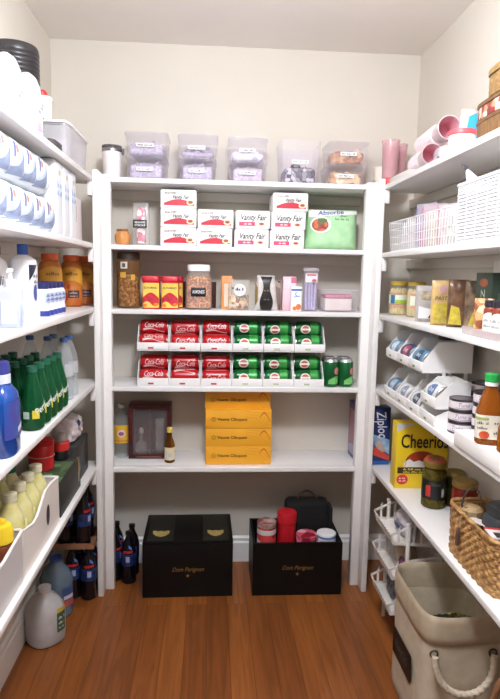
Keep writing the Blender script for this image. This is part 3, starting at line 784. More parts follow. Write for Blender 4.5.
# ---- top board
z = ZL[0] + .0006
t = thing('paper_bundle', 'white wrapped bundle with two small dark dots, nearer the clear bin', 'bundle', (-.537, 1.83, z), HP, 'white wrapped bundles on the top board')
def bundle(t):
    part('wrapper', lathe([(.8, 0), (.97, .01), (1, .05), (.97, .125), (.86, .165), (.6, .188), (.25, .197)], 2.6, .062, .035, 40, wob=lambda a, q: .015*S(5*a+q*40)), PW, t)
    f = cyl(1.0, 2.6, .062, .035, .0016)
    part('print', art(band(lambda s: .03+.01*s, lambda s: .045+.015*S(s*5), -.03, .03, 10), rect(-.02, .085, .0, .094, 3), rect(-.005, .10, .02, .106, 3))(f), m('b9a9c4', .5, .1, 40), t)
    part('dots', art(ell(.042, .12, .005, .008))(f), m('2d2a30', .5), t)
bundle(t)
dup(t, 'white wrapped bundle at the edge of view beside the black ribbed canister', (-.545, 1.675, z), HP)
dup(t, 'white wrapped bundle just entering view on the top board', (-.56, 1.515, z), HP)
t = thing('ribbed_canister', 'black ribbed round canister behind the white bundles', 'canister', (-.611, 1.955, z))
pr = [(.070, 0)]
for i in range(22):
    pr += [(.0708, .006+i*.0132), (.0730, .0100+i*.0132), (.0730, .0150+i*.0132)]
pr += [(.0715, .305), (.068, .312), (.02, .314)]
part('body', lathe(pr, seg=44), m('2a2729', .35, .1, 20, spec=.5), t)
t = thing('storage_bin', 'clear lidded box near the back corner with a white jar standing on it', 'storage bin', (-.535, 2.228, z))
part('body', lathe([(.88, 0), (.92, .003), (1, .112), (1.02, .113), (1.02, .118), (.96, .118), (.87, .004)], 9, .056, .165, 52), clear('f2f0f3', .3, .15), t)
part('lid', lathe([(1.0, .1183), (1.06, .119), (1.06, .126), (.98, .128)], 9, .056, .165, 52), m('efeff1', .35), t, 'white lid')
tag(link('folded_linen', heap(.085, .22, .1, 60, 12, (.03, .04, .015), .005), spotty(['c9c4c8', 'e8e4e6', 'a9a2aa', 'dcd8de'], 25), None, 20, (-.535, 2.228, z)), 'pale folded cloths inside the clear lidded box', 'cloths', None, 'stuff')
t = thing('white_jar', 'white jar with a red cap standing on the clear lidded box', 'jar', (-.570, 2.125, z+.1286))
part('base', lathe([(.022, 0), (.0235, .002), (.0235, .012), (.0225, .013)]), m('a9a6a0', .25, metal=1), t, 'silver base ring')
part('body', lathe([(.0225, .0132), (.0235, .014), (.0235, .072), (.026, .075), (.026, .084), (.022, .087), (.01, .088)]), m('f0f3f5', .35), t)
part('cap', lathe([(.017, .0882), (.0185, .089), (.018, .100), (.012, .107), (.002, .109)], cx=-.008), m('cf3330', .4), t)
single('dark_pouch', pillow(.09, .045, .05, seed=8, crinkle=.002), m('4a4244', .5, .25, 40, bump=.3), 'small dark pouch lying before the clear lidded box', 'pouch', (-.51, 1.985, z), HP)

# ---- second board: paper towels
z = ZL[1] + .0006
def towel_pack(label, loc, ylen, hh, w=.19):
    t = thing('paper_towel_pack', label, 'paper towels', loc, 0, 'plastic wrapped paper towel packs')
    bm = nb(); rings = []; n = 72; per = .108
    for i in range(n+1):
        y = -ylen/2 + ylen*i/n
        e = min(1, (1 - abs(2*i/n-1))*14); k = (1-(1-e)**2)**.5*.14 + .86
        k *= 1 - .045*(1-abs(S(PI*(y+ylen/2)/per))**.6)
        rings.append([(rad(2*PI*j/36, 3.4, w/2, hh/2)[0]*k, y, hh/2 + rad(2*PI*j/36, 3.4, w/2, hh/2)[1]*k) for j in range(36)])
    skin(bm, rings)
    part('wrapper', bm, PW, t, smooth=50)
    def f(u, v):
        kk = 1 - .045*(1-abs(S(PI*(u+ylen/2)/per))**.6); vv = (v-hh/2)/(hh/2)/kk
        x = w/2*kk*(max(0, 1-abs(vv)**3.4))**(1/3.4)
        return (x+.0012, u, v)
    f.cut = (.012, .012)
    for k in range(int(ylen/per)):
        y0 = -ylen/2 + per*k + .012
        part('wave_print', art(band(lambda s: hh*(.10+.05*s), lambda s: hh*(.24+.42*s*s), y0-.010, y0+.094, 10))(f), m('8e9dbd', .5, .15, 30), t)
        part('pale_print', art(band(lambda s: hh*(.26+.40*s*s), lambda s: hh*(.38+.46*s*s*s), y0-.008, y0+.090, 8))(f), m('bccbe3', .5, .1, 30), t)
        part('brand_print', art(poly([(y0+.010, hh*.48), (y0+.018, hh*.48), (y0+.026, hh*.80), (y0+.014, hh*.80)]))(f), m('5a6ea6', .5), t)
        part('red_emblem', art(ell(y0+.036, hh*.68, .008, hh*.085))(f), m('d98a7c', .5), t)
    return t
towel_pack('long wrapped pack of paper towels lying on the board, bottom one of two', (-.575, 1.570, z), .66, .112)
towel_pack('long wrapped pack of paper towels lying on top of another', (-.575, 1.535, z+.1125), .69, .118, .175)
t = thing('tissue_pack', 'white upright tissue pack touching the long paper towel packs', 'tissues', (-.575, 1.952, z), HP, 'white upright tissue packs')
part('wrapper', cbox(.094, .185, .236, .016, seg=4), PW, t)
f = front(.185)
part('blue_print', art(dashes(-.028, .03, .150, .020, 4, (2, 3)), dashes(-.03, .028, .125, .016, 9, (2, 3)))(f), m('8fb0dd', .5), t)
part('small_mark', art(ell(0, .196, .011, .009))(f), m('c9b98f', .5), t)
dup(t, 'white upright tissue pack, middle of the three', (-.576, 2.054, z+.0002), HP)
dup(t, 'white upright tissue pack beside the cream box', (-.577, 2.156, z+.0001), HP)
t = thing('cream_box', 'cream box with a narrow dark tag beside the white tissue packs', 'box', (-.575, 2.288, z), HP)
part('carton', cbox(.13, .15, .160, .004), m('e3d8d8', .5, .03), t)
part('tag', art(rect(-.052, .07, -.028, .13))(front(.15)), m('4d4446', .5, .2, 90), t)

# ---- third board: bottles
z = ZL[2] + .0006
t = thing('lotion_bottle', 'white bottle with dark script and a black neck at the edge of view', 'bottle', (-.590, 1.660, z), HP)
part('body', lathe([(.9, 0), (1, .005), (1, .145), (.85, .165), (.4, .178), (.35, .182)], 2.4, .042, .032, 36), m('eceaf0', .4), t)
part('cap', lathe([(.016, .1825), (.017, .183), (.017, .205), (.012, .206)]), m('2a2022', .4), t)
f = cyl(1, 2.4, .042, .032, .0012)
part('script', art(text('olic', .036, -.030, .112, .15, .006))(f), m('3a3c52', .5), t)
part('label', art(rect(-.03, .01, .035, .088, 6))(f), m('5b5a8c', .5, .2, 120, alt='dcdbe6'), t)
t = thing('shampoo_bottle', 'tall white bottle with a blue cap and black corner print', 'bottle', (-.545, 1.762, z), HP)
part('body', lathe([(.9, 0), (1, .006), (1, .155), (.93, .172), (.6, .182), (.38, .186), (.34, .187)], 2.6, .052, .036, 40), m('eef0f4', .35), t)
part('cap', lathe([(.0145, .1875), (.0155, .188), (.0155, .216), (.014, .217), (.005, .2175)]), m('2556b0', .35, .08), t)
f = cyl(1, 2.6, .052, .036, .0012)
part('corner_print', art(poly([(-.040, .158), (.006, .158), (-.040, .112)]))(f), m('23263a', .4), t)
part('script', art(dashes(-.022, .012, .122, .009, 2), dashes(-.018, .012, .106, .008, 3))(f), m('3a3f5a', .5), t)
part('blue_leaf', art(ell(-.008, .078, .014, .024))(f), m('2c4a9c', .4), t)
t = thing('soap_dispenser', 'square clear soap dispenser with a white pump', 'dispenser', (-.4955, 1.497, z), .2)
part('bottle', lathe([(.93, 0), (1, .004), (1, .086), (.9, .094), (.42, .100)], 7, .029, .029, 40), clear('e6edf6', .35, .08), t)
part('soap', lathe([(.86, .004), (.88, .06), (.1, .0605)], 7, .029, .029, 40), clear('dbe6f5', .55, .2, 'e6eef8'), t)
part('pump', lathe([(.012, .1005), (.0135, .101), (.0135, .118), (.006, .121), (.0055, .137), (.008, .138), (.008, .146), (.003, .147)], 2, seg=24), m('f2f1f4', .35), t)
part('spout', tube([(0, -.006, .142), (0, -.025, .143), (0, -.042, .138)], .0042, 8), m('f2f1f4', .35), t)
l = part('label', art(rect(-.018, .012, .018, .07))(lambda u, v: (u, -.0298, v)), m('d9e0ea', .5), t)
def drink_bottle(label, loc, rz):
    t = thing('drink_bottle', label, 'bottle', loc, rz, 'small white and blue drink bottles')
    part('bottle', lathe([(.016, 0), (.021, .004), (.0225, .03), (.0205, .038), (.0225, .046), (.0225, .076), (.018, .086), (.0165, .088)], seg=24), m('e9ebf3', .4), t)
    part('cap', lathe([(.019, .0883), (.0195, .089), (.0195, .106), (.017, .107)], seg=24), m('27295f', .4), t)
    part('base', art(rect(-.035, .006, .035, .022, 8))(cyl(.0222)), m('33408f', .4), t)
    l = part('label', art(rect(-.034, .046, .034, .076, 8))(cyl(.0226)), m('b9c3dd', .5, .1, 60), t)
    part('lettering', art(dashes(-.016, .018, .064, .008, 2), dashes(-.016, .018, .052, .007, 3))(cyl(.0226, e=.0014)), m('48507f', .5), l)
    return t
A = None
for r_, (xx, rn) in enumerate(((-.508, 'front'), (-.556, 'rear'))):
    for i in range(1 if r_ else 0, 5):
        lb = f'small blue-capped drink bottle, {["first", "second", "third", "fourth", "last"][i]} of the {rn} row beside the tall white bottle'
        loc = (xx, 1.815+.0475*i, z)
        if A is None: A = drink_bottle(lb, loc, HP)
        else: dup(A, lb, loc, HP)
t = thing('juice_jug', 'big orange bottle with orange cap behind the small drink bottles', 'bottle', (-.602, 2.265, z), .5, 'orange bottles on the third board')
part('bottle', lathe([(.036, 0), (.043, .006), (.0435, .07), (.041, .078), (.0435, .09), (.043, .15), (.036, .172), (.028, .180)]), m('b55c26', .3, .12, 18, alt='c97f38'), t)
part('cap', lathe([(.030, .1805), (.0312, .181), (.0312, .203), (.027, .205)]), m('e0662a', .45), t)
l = part('label', art(band(lambda s: .075+.03*S(s*PI), lambda s: .158-.02*(2*s-1)**2, -.055, .055, 14))(cyl(.0436)), m('d9a03a', .45, .1, 20), t)
part('lettering', art(dashes(-.024, .026, .125, .013, 6))(cyl(.0436, e=.0016)), m('7d5a2e', .5), l)
part('panel', art(rect(-.014, .035, .03, .065, 6))(cyl(.0436, e=.0012)), m('4a3138', .4), t)
part('panel_print', art(dashes(-.008, .026, .052, .008, 6), dashes(-.008, .026, .04, .007, 7))(cyl(.0436, e=.002)), m('b9a9a2', .4), t)
part('fruit', art(ell(-.028, .04, .014, .02), ell(-.012, .08, .007, .011))(cyl(.0436, e=.0009)), m('b5402a', .4), t)
dup(t, 'big orange bottle, the middle one, its dark panel facing out', (-.562, 2.43, z), .25)
dup(t, 'big orange bottle partly hidden behind the white post', (-.535, 2.56, z), .1)

# ---- fourth board: water
z = ZL[3] + .0006
t = thing('mouthwash_bottle', 'large blue bottle with a white and navy cap at the board edge', 'bottle', (-.508, 1.435, z), HP)
part('bottle', lathe([(.92, 0), (1, .006), (1, .13), (.93, .152), (.6, .172), (.5, .176)], 3, .05, .040, 44), m('184c9f', .12, .3, 14, spec=.7, alt='0d3682'), t)
part('collar', lathe([(.024, .1763), (.026, .177), (.026, .198), (.024, .199)]), m('d9dff0', .4), t)
part('cap', lathe([(.024, .1993), (.025, .200), (.024, .228), (.018, .231)]), m('3b3f8c', .35), t, 'navy cap')
f = cyl(1, 3, .05, .04, .0014)
l = part('label', art(rect(-.050, .045, .036, .135, 10))(f), m('24509f', .4, .25, 30, alt='4a3f8f'), t)
part('white_flash', art(poly([(-.004, .055), (.034, .068), (.034, .082), (-.004, .068)]))(cyl(1, 3, .05, .04, .003)), m('e6e8f2', .4), l)
part('red_flash', art(rect(.028, .09, .034, .125))(cyl(1, 3, .05, .04, .003)), m('c9504f', .4), l)

def water_green(label, loc, rz):
    t = thing('water_bottle', label, 'bottle', loc, rz, 'green sparkling water bottles')
    part('bottle', lathe([(.022, 0), (.030, .006), (.033, .022), (.0335, .05), (.031, .08), (.025, .108), (.0175, .138), (.0135, .158), (.0125, .164)], seg=26), clear('2f9c5d', .42, .06, '1e6b40', .5), t)
    part('cap', lathe([(.0138, .1645), (.0145, .165), (.0145, .181), (.012, .182)], seg=22), m('1f5a45', .4, .1), t)
    l = part('label', art(rect(-.004, .036, .016, .060, 4))(cyl(.0338)), m('d9c53a', .4, .1), t)
    part('code', art(rect(-.03, .036, -.012, .056, 4))(cyl(.0338)), m('a9b5ae', .5, .2, 200), t)
    part('lettering', art(text('Perrier', .026, .030, .068, .25, .012, rot=.55, maxw=.062))(cyl(lambda v: .0338-max(0, v-.06)*.15, e=.0018)), m('e3e4dc', .5), l)
    return t
A = None
ordw = ['first', 'second', 'third', 'fourth', 'fifth', 'sixth']
for r_, (xx, rn, y0, n_) in enumerate(((-.500, 'front', 1.667, 5), (-.5715, 'middle', 1.60, 6), (-.643, 'rear', 1.60, 6))):
    for i in range(n_):
        lb = f'green water bottle, {ordw[i]} of the {rn} row counting from the big blue bottle'
        loc = (xx, y0+.0692*i, z)
        if A is None: A = water_green(lb, loc, .35)
        else: dup(A, lb, loc, .35)
t = thing('water_bottle', 'clear water bottle with blue cap at the end of the green front row', 'bottle', (-.507, 2.062, z), HP, 'clear water bottles')
part('bottle', lathe([(.024, 0), (.030, .005), (.0305, .04), (.0285, .05), (.0305, .06), (.0305, .12), (.028, .15), (.018, .182), (.012, .196), (.0115, .203)], seg=26), clear('eef2f4', .16, .05, 'ffffff', .55), t)
part('cap', lathe([(.0135, .2035), (.014, .204), (.014, .217), (.012, .218)], seg=20), m('3f5c96', .4), t)
l = part('label', art(rect(-.04, .085, .04, .128, 10))(cyl(.0308)), clear('dfe6ea', .4), t)
part('green_mark', art(ell(.01, .076, .012, .01))(cyl(.0312)), m('3f7a5c', .5), t)
for xy, lb in (((-.507, 2.135), 'clear water bottle with blue cap, second behind the green front row'), ((-.572, 2.10), 'clear water bottle between the green bottles and the back corner'),
               ((-.572, 2.175), 'clear water bottle nearest the back corner in the second line'), ((-.638, 2.115), 'clear water bottle against the wall past the green rear row')):
    dup(t, lb, (*xy, z), HP)

# ---- fifth board: white bins, lemonade, black boxes
z = ZL[4] + .0006
def open_bin(label, loc, wx, ly, prof, h, mt, slot=None):
    """box open at the top; its +X face has the cut-down rim prof [(y, height)]"""
    t = thing('open_bin', label, 'bin', loc, 0, 'white open bins')
    k = .004; bm = nb()
    box(bm, -wx/2, -ly/2, 0, wx/2, ly/2, k)
    box(bm, -wx/2, -ly/2, k, -wx/2+k, ly/2, h)
    box(bm, -wx/2+k, -ly/2, k, wx/2-k, -ly/2+k, prof[0][1]); box(bm, -wx/2+k, ly/2-k, k, wx/2-k, ly/2, h)
    pl = [(-ly/2, k)] + [(y, hh) for y, hh in prof] + [(ly/2, k)]
    prism_x(pl, wx/2-k, wx/2, bm)
    part('body', bm, mt, t, smooth=0)
    rim = [(wx/2-k/2, y, hh) for y, hh in prof] + [(wx/2-k/2, ly/2-k/2, h), (-wx/2+k/2, ly/2-k/2, h), (-wx/2+k/2, -ly/2+k/2, h)]
    part('rim', tube(rim, .0042, 8, closed=True), m('eeebe9', .4), t)
    if slot: part('handle_slot', art(ell(slot[0], slot[1], .018, .032))(lambda u, v: (wx/2+.0006, u, v)), m('3a3030', .5), t)
    return t
plm = m('e6dfd9', .45, .02); 
open_bin('white open bin with a dark handle slot full of lemonade bottles', (-.570, 1.665, z), .182, .36, [(-.1775, .130), (-.09, .112), (-.05, .118), (.03, .160), (.09, .160), (.1775, .150)], .15, plm, (.05, .078))
open_bin('pale open bin in front, at the edge of view, holding a brown bottle', (-.570, 1.283, z), .182, .385, [(-.19, .15), (-.05, .12), (.06, .12), (.19, .135)], .14, clear('efeaea', .65, .3, 'e3dedd'))
def lemonade(label, loc):
    t = thing('lemonade_bottle', label, 'bottle', loc, 0, 'pale yellow lemonade bottles')
    part('bottle', lathe([(.028, 0), (.036, .006), (.0365, .06), (.034, .07), (.0365, .08), (.0365, .13), (.031, .155), (.0165, .186), (.0155, .192)], seg=28), m('c9c178', .25, .12, 20, alt='d8d2a4'), t)
    part('cap', lathe([(.0172, .1925), (.0185, .193), (.0185, .213), (.015, .2145)], seg=22), m('d6d1b4', .4), t, 'frosted pale cap')
    part('label', art(rect(-.03, .085, .03, .122, 8))(cyl(.0368)), m('e4dfa8', .4, .1, 30), t)
    return t
A = None
for i in range(4):
    lb = f'pale yellow lemonade bottle, {ordw[i]} along the open side of the white bin'; loc = (-.525, 1.528+.0775*i, z+.005)
    if A is None: A = lemonade(lb, loc)
    else: dup(A, lb, loc)
for i in range(3): dup(A, f'pale yellow lemonade bottle, {ordw[i]} along the wall side of the white bin', (-.606, 1.530+.0765*i, z+.005))
t = thing('juice_bottle', 'pale bottle with a dark green cap at the far end of the white bin', 'bottle', (-.606, 1.7625, z+.005))
part('bottle', lathe([(.03, 0), (.036, .006), (.0365, .13), (.03, .16), (.017, .19)], seg=28), m('cfc99a', .3, .1, 20), t)
part('cap', lathe([(.019, .1905), (.021, .191), (.021, .236), (.018, .238)], seg=24), m('1f6a55', .4, .1), t)
t = thing('syrup_bottle', 'brown bottle with a bright yellow cap in the nearer pale bin', 'bottle', (-.519, 1.433, z+.0046))
part('bottle', lathe([(.03, 0), (.034, .005), (.034, .105), (.032, .118), (.027, .124)]), m('7a3f22', .3, .2, 25), t)
part('cap', lathe([(.030, .1245), (.032, .126), (.0315, .156), (.026, .168), (.016, .172), (.015, .180), (.006, .181)]), m('e6c528', .4), t)
part('nozzle', tube([(0, 0, .177), (-.012, -.014, .178), (-.024, -.024, .174)], .006, 8), m('2b3a80', .4), t, 'navy nozzle')


BKB = m('2b2a29', .5, .12, 15)
t = thing('gift_box', 'charcoal box with a green leaf patterned top beside the white bin', 'box', (-.553, 2.018, z))
part('box', cbox(.145, .295, .122, .003), BKB, t)
part('green_top', box(nb(), -.07, -.144, .1224, .07, .06, .1245, .0006), spotty(['4f6e45', '3c5536', '6d8a5c', '2f4430'], 26, .5, .1), t, 'green squares patterned cover')
bm = nb(); tube([(.0735, .10, .125), (.0745, .11, .10), (.0740, .112, .07)], .003, 6, bm)
part('ribbon', bm, m('a98a5f', .6), t, 'tan cord tie')
part('tag', box(nb(), .0732, .106, .03, .0745, .120, .068, .0004), m('a9a49c', .6), t)
t = thing('gift_box', 'taller charcoal box standing in the corner beside the post', 'box', (-.56, 2.272, z))
part('box', cbox(.13, .20, .150, .003), m('2f2e2e', .5, .12, 15), t)
t = thing('red_canister', 'shiny red canister on the leaf patterned box', 'canister', (-.575, 1.995, z+.1251))
part('body', lathe([(.036, 0), (.041, .004), (.043, .085), (.041, .088)]), m('bf1f22', .25), t)
part('lid', lathe([(.0425, .0885), (.0435, .09), (.0435, .105), (.03, .11)]), m('b51b1f', .25), t)
part('lid_seam', tube([(.0436*CO(a*PI/16), .0436*S(a*PI/16), .05) for a in range(32)], .0012, 6, closed=True), m('d9a0a0', .3), t)
t = thing('thermos_jar', 'black jar with a red collar and grey domed top on the charcoal box', 'jar', (-.545, 2.122, z+.1226))
part('body', lathe([(.03, 0), (.033, .003), (.033, .030), (.031, .0325)]), m('191719', .35), t)
part('collar', lathe([(.033, .033), (.036, .036), (.036, .062), (.033, .066)]), m('c9302c', .3), t, 'red collar')
part('top', lathe([(.026, .0663), (.027, .07), (.025, .084), (.016, .094), (.002, .097)]), m('9c928f', .35, .1), t, 'grey domed top')
t = thing('plastic_bag', 'crumpled pale plastic bag with a navy mark on the corner box', 'bag', (-.552, 2.272, z+.1508), (0, 0, HP))
part('bag', pillow(.17, .095, .10, 18, 12, .3, .006, .75, 5), m('c9bdc0', .4, .12, 30, bump=.5, alt='e6dfe2'), t)
f = pil(.17, .095, .10, .3, .75, .008)
part('navy_mark', art(poly([(-.045, .062), (-.015, .070), (-.022, .086), (-.038, .084)]))(f), m('23205e', .5), t)
part('dark_mark', art(rect(.01, .05, .04, .058))(f), m('2c2226', .5), t)

# ---- on the floor under the lowest board
t = thing('water_jug', 'frosted gallon jug with a green and yellow label on the floor', 'jug', (-.604, 2.092, .0006), .75)
part('jug', lathe([(.058, 0), (.066, .008), (.069, .03), (.069, .115), (.062, .142), (.043, .170), (.024, .186), (.021, .194)], 2.5, 1, 1, 44), m('a19f9f', .3, .06, 10, alt='b9b7b7'), t)
part('cap', lathe([(.023, .1945), (.024, .195), (.024, .208), (.02, .209)]), m('c9ccd0', .4), t)
l = part('label', art(rect(.01, .05, .05, .125, 6))(cyl(.069, 2.5)), m('3a5a44', .5, .1), t)
part('yellow_band', art(rect(.01, .125, .05, .143, 6))(cyl(.069, 2.5)), m('c9b03c', .5), l)
part('lettering', art(dashes(.016, .046, .10, .010, 2), dashes(.016, .044, .08, .009, 3), dashes(.016, .046, .064, .006, 4))(cyl(.069, 2.5, e=.0016)), m('d9dccf', .5), l)
t = thing('water_jug', 'blue grey jug with a red and white label behind the frosted one', 'jug', (-.606, 2.262, .0006), .6)
part('jug', lathe([(.053, 0), (.060, .008), (.062, .15), (.046, .19), (.022, .215), (.02, .225)], 2.5, 1, 1, 40), m('5f6f7d', .25, .15, 12), t)
part('cap', lathe([(.022, .2255), (.023, .226), (.023, .24), (.02, .241)]), m('2b4a8a', .4), t)
l = part('label', art(rect(0, .045, .055, .13, 6))(cyl(.062, 2.5)), m('38507f', .5), t)
part('stripe', art(rect(.006, .05, .05, .075, 6))(cyl(.062, 2.5, e=.0016)), m('b9584f', .5), l)
part('stripe_white', art(rect(.006, .08, .05, .095, 6))(cyl(.062, 2.5, e=.0016)), m('c9c6cc', .5), l)
for xy, lb in (((-.568, 2.385), 'dark soda bottle on the floor next to the blue grey jug'), ((-.501, 2.372), 'dark soda bottle on the floor just inside the end post'),
               ((-.566, 2.455), 'dark soda bottle in the second floor row behind the jug'), ((-.500, 2.442), 'dark soda bottle in the second floor row behind the end post')):
    soda(lb, (*xy, .0006), .3, 'dark soda bottles')
bm = nb(); box(bm, -.085, -.085, 0, .085, .085, .004); 
for a in ((-.085, -.085, -.081, .085), (.081, -.085, .085, .085), (-.081, -.085, .081, -.081), (-.081, .081, .081, .085)): box(bm, a[0], a[1], .004, a[2], a[3], .024)
single('cardboard_tray', bm, m('8a5f42', .7, .08, 30), 'brown cardboard tray lying on top of the dark soda bottles', 'tray', (-.5535, 2.412, .2373), 0, None, 0)
for xy, lb in (((-.592, 2.372), 'dark soda bottle on the cardboard tray, wall side'), ((-.520, 2.367), 'dark soda bottle on the cardboard tray nearest the post'),
               ((-.592, 2.452), 'dark soda bottle at the back of the cardboard tray, wall side'), ((-.520, 2.447), 'dark soda bottle at the back of the cardboard tray by the post')):
    soda(lb, (*xy, .242), 1.1, 'dark soda bottles')
# ================================================================== the wall of baskets and jars
HM = -PI/2
def weave(w, d, h, rows, n=150, flare=1.0, amp=.0028, r=5, wall=.008):
    """woven basket: strands stand proud in turn round the outline; hollow inside"""
    bm = nb(); rings = []
    per = 34
    for j in range(rows*3+1):
        v = j/(rows*3); ph = (j//3) % 2; bul = S(PI*((j % 3)/3+.17))
        ring = []
        for i in range(n):
            a = 2*PI*i/n; x, y = rad(a, r, w/2-amp*1.6, d/2-amp*1.6)
            k = amp*(.75*bul + .85*CO(per*a/1 + (PI if ph else 0)))
            q = math.hypot(x, y); f = 1 + (flare-1)*v
            ring.append((x*f*(1+k/q), y*f*(1+k/q), h*v))
        rings.append(ring)
    for v, off in ((1.0, wall*.5), (.97, wall), (.06, wall)):
        ring = []
        for i in range(n):
            x, y = rad(2*PI*i/n, r, w/2-off, d/2-off); f = 1 + (flare-1)*v
            ring.append((x*f, y*f, h*v + (.002 if off < wall else 0)))
        rings.append(ring)
    return skin(bm, rings)
# ---- top board
z = ZR[0] + .0006
def party_cup(label, loc):
    t = thing('cup_stack', label, 'cups', loc, 0, 'upright stacks of pink cups')
    part('cups', lathe([(.027, 0), (.030, .004), (.0365, .19), (.039, .192), (.039, .197), (.034, .197), (.028, .01)]), clear('f6e6e8', .35, .12, 'efd3d7'), t)
    part('filling', lathe([(.026, .0105), (.033, .165), (.02, .168)]), spotty(['dba0a6', 'ecc6c9', 'd08d95'], 40), t)
    part('red_base', lathe([(.0285, .008), (.0312, .010), (.0325, .040), (.0318, .042)], cap=(False, False)), m('d23a40', .4), t)
    return t
A = party_cup('upright stack of pink cups with a red base beside the lying rolls', (.748, 2.50, z))
dup(A, 'upright stack of pink cups in the back corner behind another stack', (.806, 2.575, z))
bm = nb(); pr = []
for i in range(14): pr += [(.030+.0003*i, .0005+i*.0075), (.034, .003+i*.0075), (.034, .0055+i*.0075)]
t = single('paper_cup_stack', lathe(pr, seg=32), spotty(['d9cbb6', 'efe8dc', 'b9a58a'], 18, bump=.02), 'slim stack of beige ridged paper cups in the back corner', 'cups', (.738, 2.597, z))
t = thing('serving_tray', 'flat white serving tray at the board edge below the pink rolls', 'tray', (.752, 2.28, z))
part('tray', lathe([(.7, 0), (.8, .002), (1, .014), (.99, .0165), (.8, .005)], 6, .042, .12, 48), m('ece9e6', .35), t)
dup(t, 'flat white serving tray stacked on another one at the board edge', (.753, 2.275, z+.006))
def cup_roll(label, loc, rot, r0, L_):
    t = thing('cup_roll', label, 'cups', loc, rot, 'pink cups nested in lying rolls')
    pr = [(r0*.70, L_)]; k = int((L_-.10)/.014)
    for i in range(k): 
        zz = L_ - .004 - i*.014
        pr += [(r0*.90, zz), (r0*.97, zz-.009), (r0*.97, zz-.012)]
    pr += [(r0*.80, .098), (r0*.97, .004), (r0*1.0, .002), (r0*1.02, 0), (r0*.96, -.001), (r0*.93, .003)]
    bm = lathe(pr, seg=36, cap=(True, False))
    M1 = Matrix.Rotation(-PI/2, 3, 'X'); bmesh.ops.rotate(bm, verts=bm.verts, matrix=M1)
    part('cups', bm, clear('faf2f4', .6, .2, 'f6eaed'), t)
    bm = lathe([(r0*.92, .004), (r0*.76, .095), (.001, .0955)], seg=36, cap=(False, False)); bmesh.ops.rotate(bm, verts=bm.verts, matrix=M1)
    part('inside', bm, m('e0a9b4', .45, .05), t, 'pink cup inside')
    return t
A = cup_roll('lying roll of pink cups, the lower one, its open mouth facing out', (.765, 2.065, z+.0605), (0, 0, -.10), .0355, .235)
B = cup_roll('lying roll of larger pink cups resting on top of the others', (.800, 2.010, z+.1375), (0, 0, -.06), .0395, .30)
dup(A, 'lying roll of pink cups against the wall under the larger roll', (.842, 2.08, z+.0605), (0, 0, -.10))
t = thing('cracker_tub', 'white ribbed tub with a red lid rim beside the brown basket', 'tub', (.768, 1.825, z))
pr = [(.034, 0)]
part('tub', lathe([(.035, 0), (.038, .003), (.040, .066), (.038, .067)], seg=72, wob=lambda a, q: .022*CO(24*a)), m('dfdee2', .4), t)
part('lid', lathe([(.0405, .0675), (.0425, .069), (.0425, .080), (.040, .082), (.02, .0825)], seg=40), m('d65a62', .4), t, 'red lid rim')
t = thing('clear_packet', 'clear packet with grey print before the lying rolls of cups', 'packet', (.744, 1.912, z), HM)
part('packet', pillow(.085, .052, .045, crinkle=.001), clear('f6f2f4', .45, .12, 'eee8ec'), t)
part('print', art(dashes(-.028, .028, .034, .008, 2), dashes(-.028, .026, .020, .010, 8))(pil(.085, .052, .045, e=.003)), m('8b8894', .5), t)
part('dot', art(ell(.022, .012, .006, .006))(pil(.085, .052, .045, e=.003)), m('3a3034', .5), t)
t = thing('napkin_bag', 'bright blue and white bag standing behind the red-rimmed tub', 'bag', (.833, 1.945, z), -.1)
part('bag', pillow(.074, .180, .06, crinkle=.001, flat=.4, top=.6), m('d3dae3', .35, .05), t)
part('blue_panel', art(poly([(-.022, .05), (.032, .03), (.031, .168), (-.006, .150)]))(pil(.074, .180, .06, .4, .6, e=.003)), m('2c9fd6', .4, .08), t)
part('mark', art(rect(-.022, .055, .006, .082, 4))(pil(.074, .180, .06, .4, .6, e=.0045)), spotty(['3a3f4a', 'e9e9ec', '8a8f9a'], 120, bump=.05), t)
t = thing('wicker_basket', 'brown ribbed basket with a red floral band on the top board', 'basket', (.797, 1.46, z))
bm = nb(); n = 220
prf = [(.92, 0), (.96, .004), (.98, .042), (.985, .045)]
part('lower', lathe(prf, 7, .082, .185, n, wob=lambda a, q: .012*CO(70*a), bm=bm), m('7a5a38', .55, .15, 60, bump=.3), t)
part('frame', lathe([(.985, .0452), (1.01, .047), (1.01, .054), (.98, .056), (.96, .0565), (.96, .088), (.98, .0885), (1.01, .090), (1.01, .099), (.97, .101), (.93, .101), (.90, .06)], 7, .082, .185, 64), m('6e4f31', .5, .15, 50, bump=.2), t)
part('floral_band', lathe([(.972, .0568), (.985, .058), (.985, .0868), (.972, .0878)], 7, .082, .185, 64, cap=(False, False)), spotty(['a8433c', 'd9b9a0', '8a2f2c', 'c98a6c', 'e6d6c2', '6f3a34'], 55, bump=.1), t)
t = thing('wicker_basket', 'tan lidded basket stacked on the floral banded basket', 'basket', (.777, 1.44, z+.1018))
part('body', weave(.13, .27, .05, 7, 150, 1.0, .0018, 7), m('8d6f45', .55, .2, 60, bump=.2), t)
part('lid', lathe([(.9, .0525), (1.0, .053), (1.0, .066), (.9, .074), (.4, .076)], 7, .066, .136, 56), m('947748', .5, .15, 60, bump=.3), t)

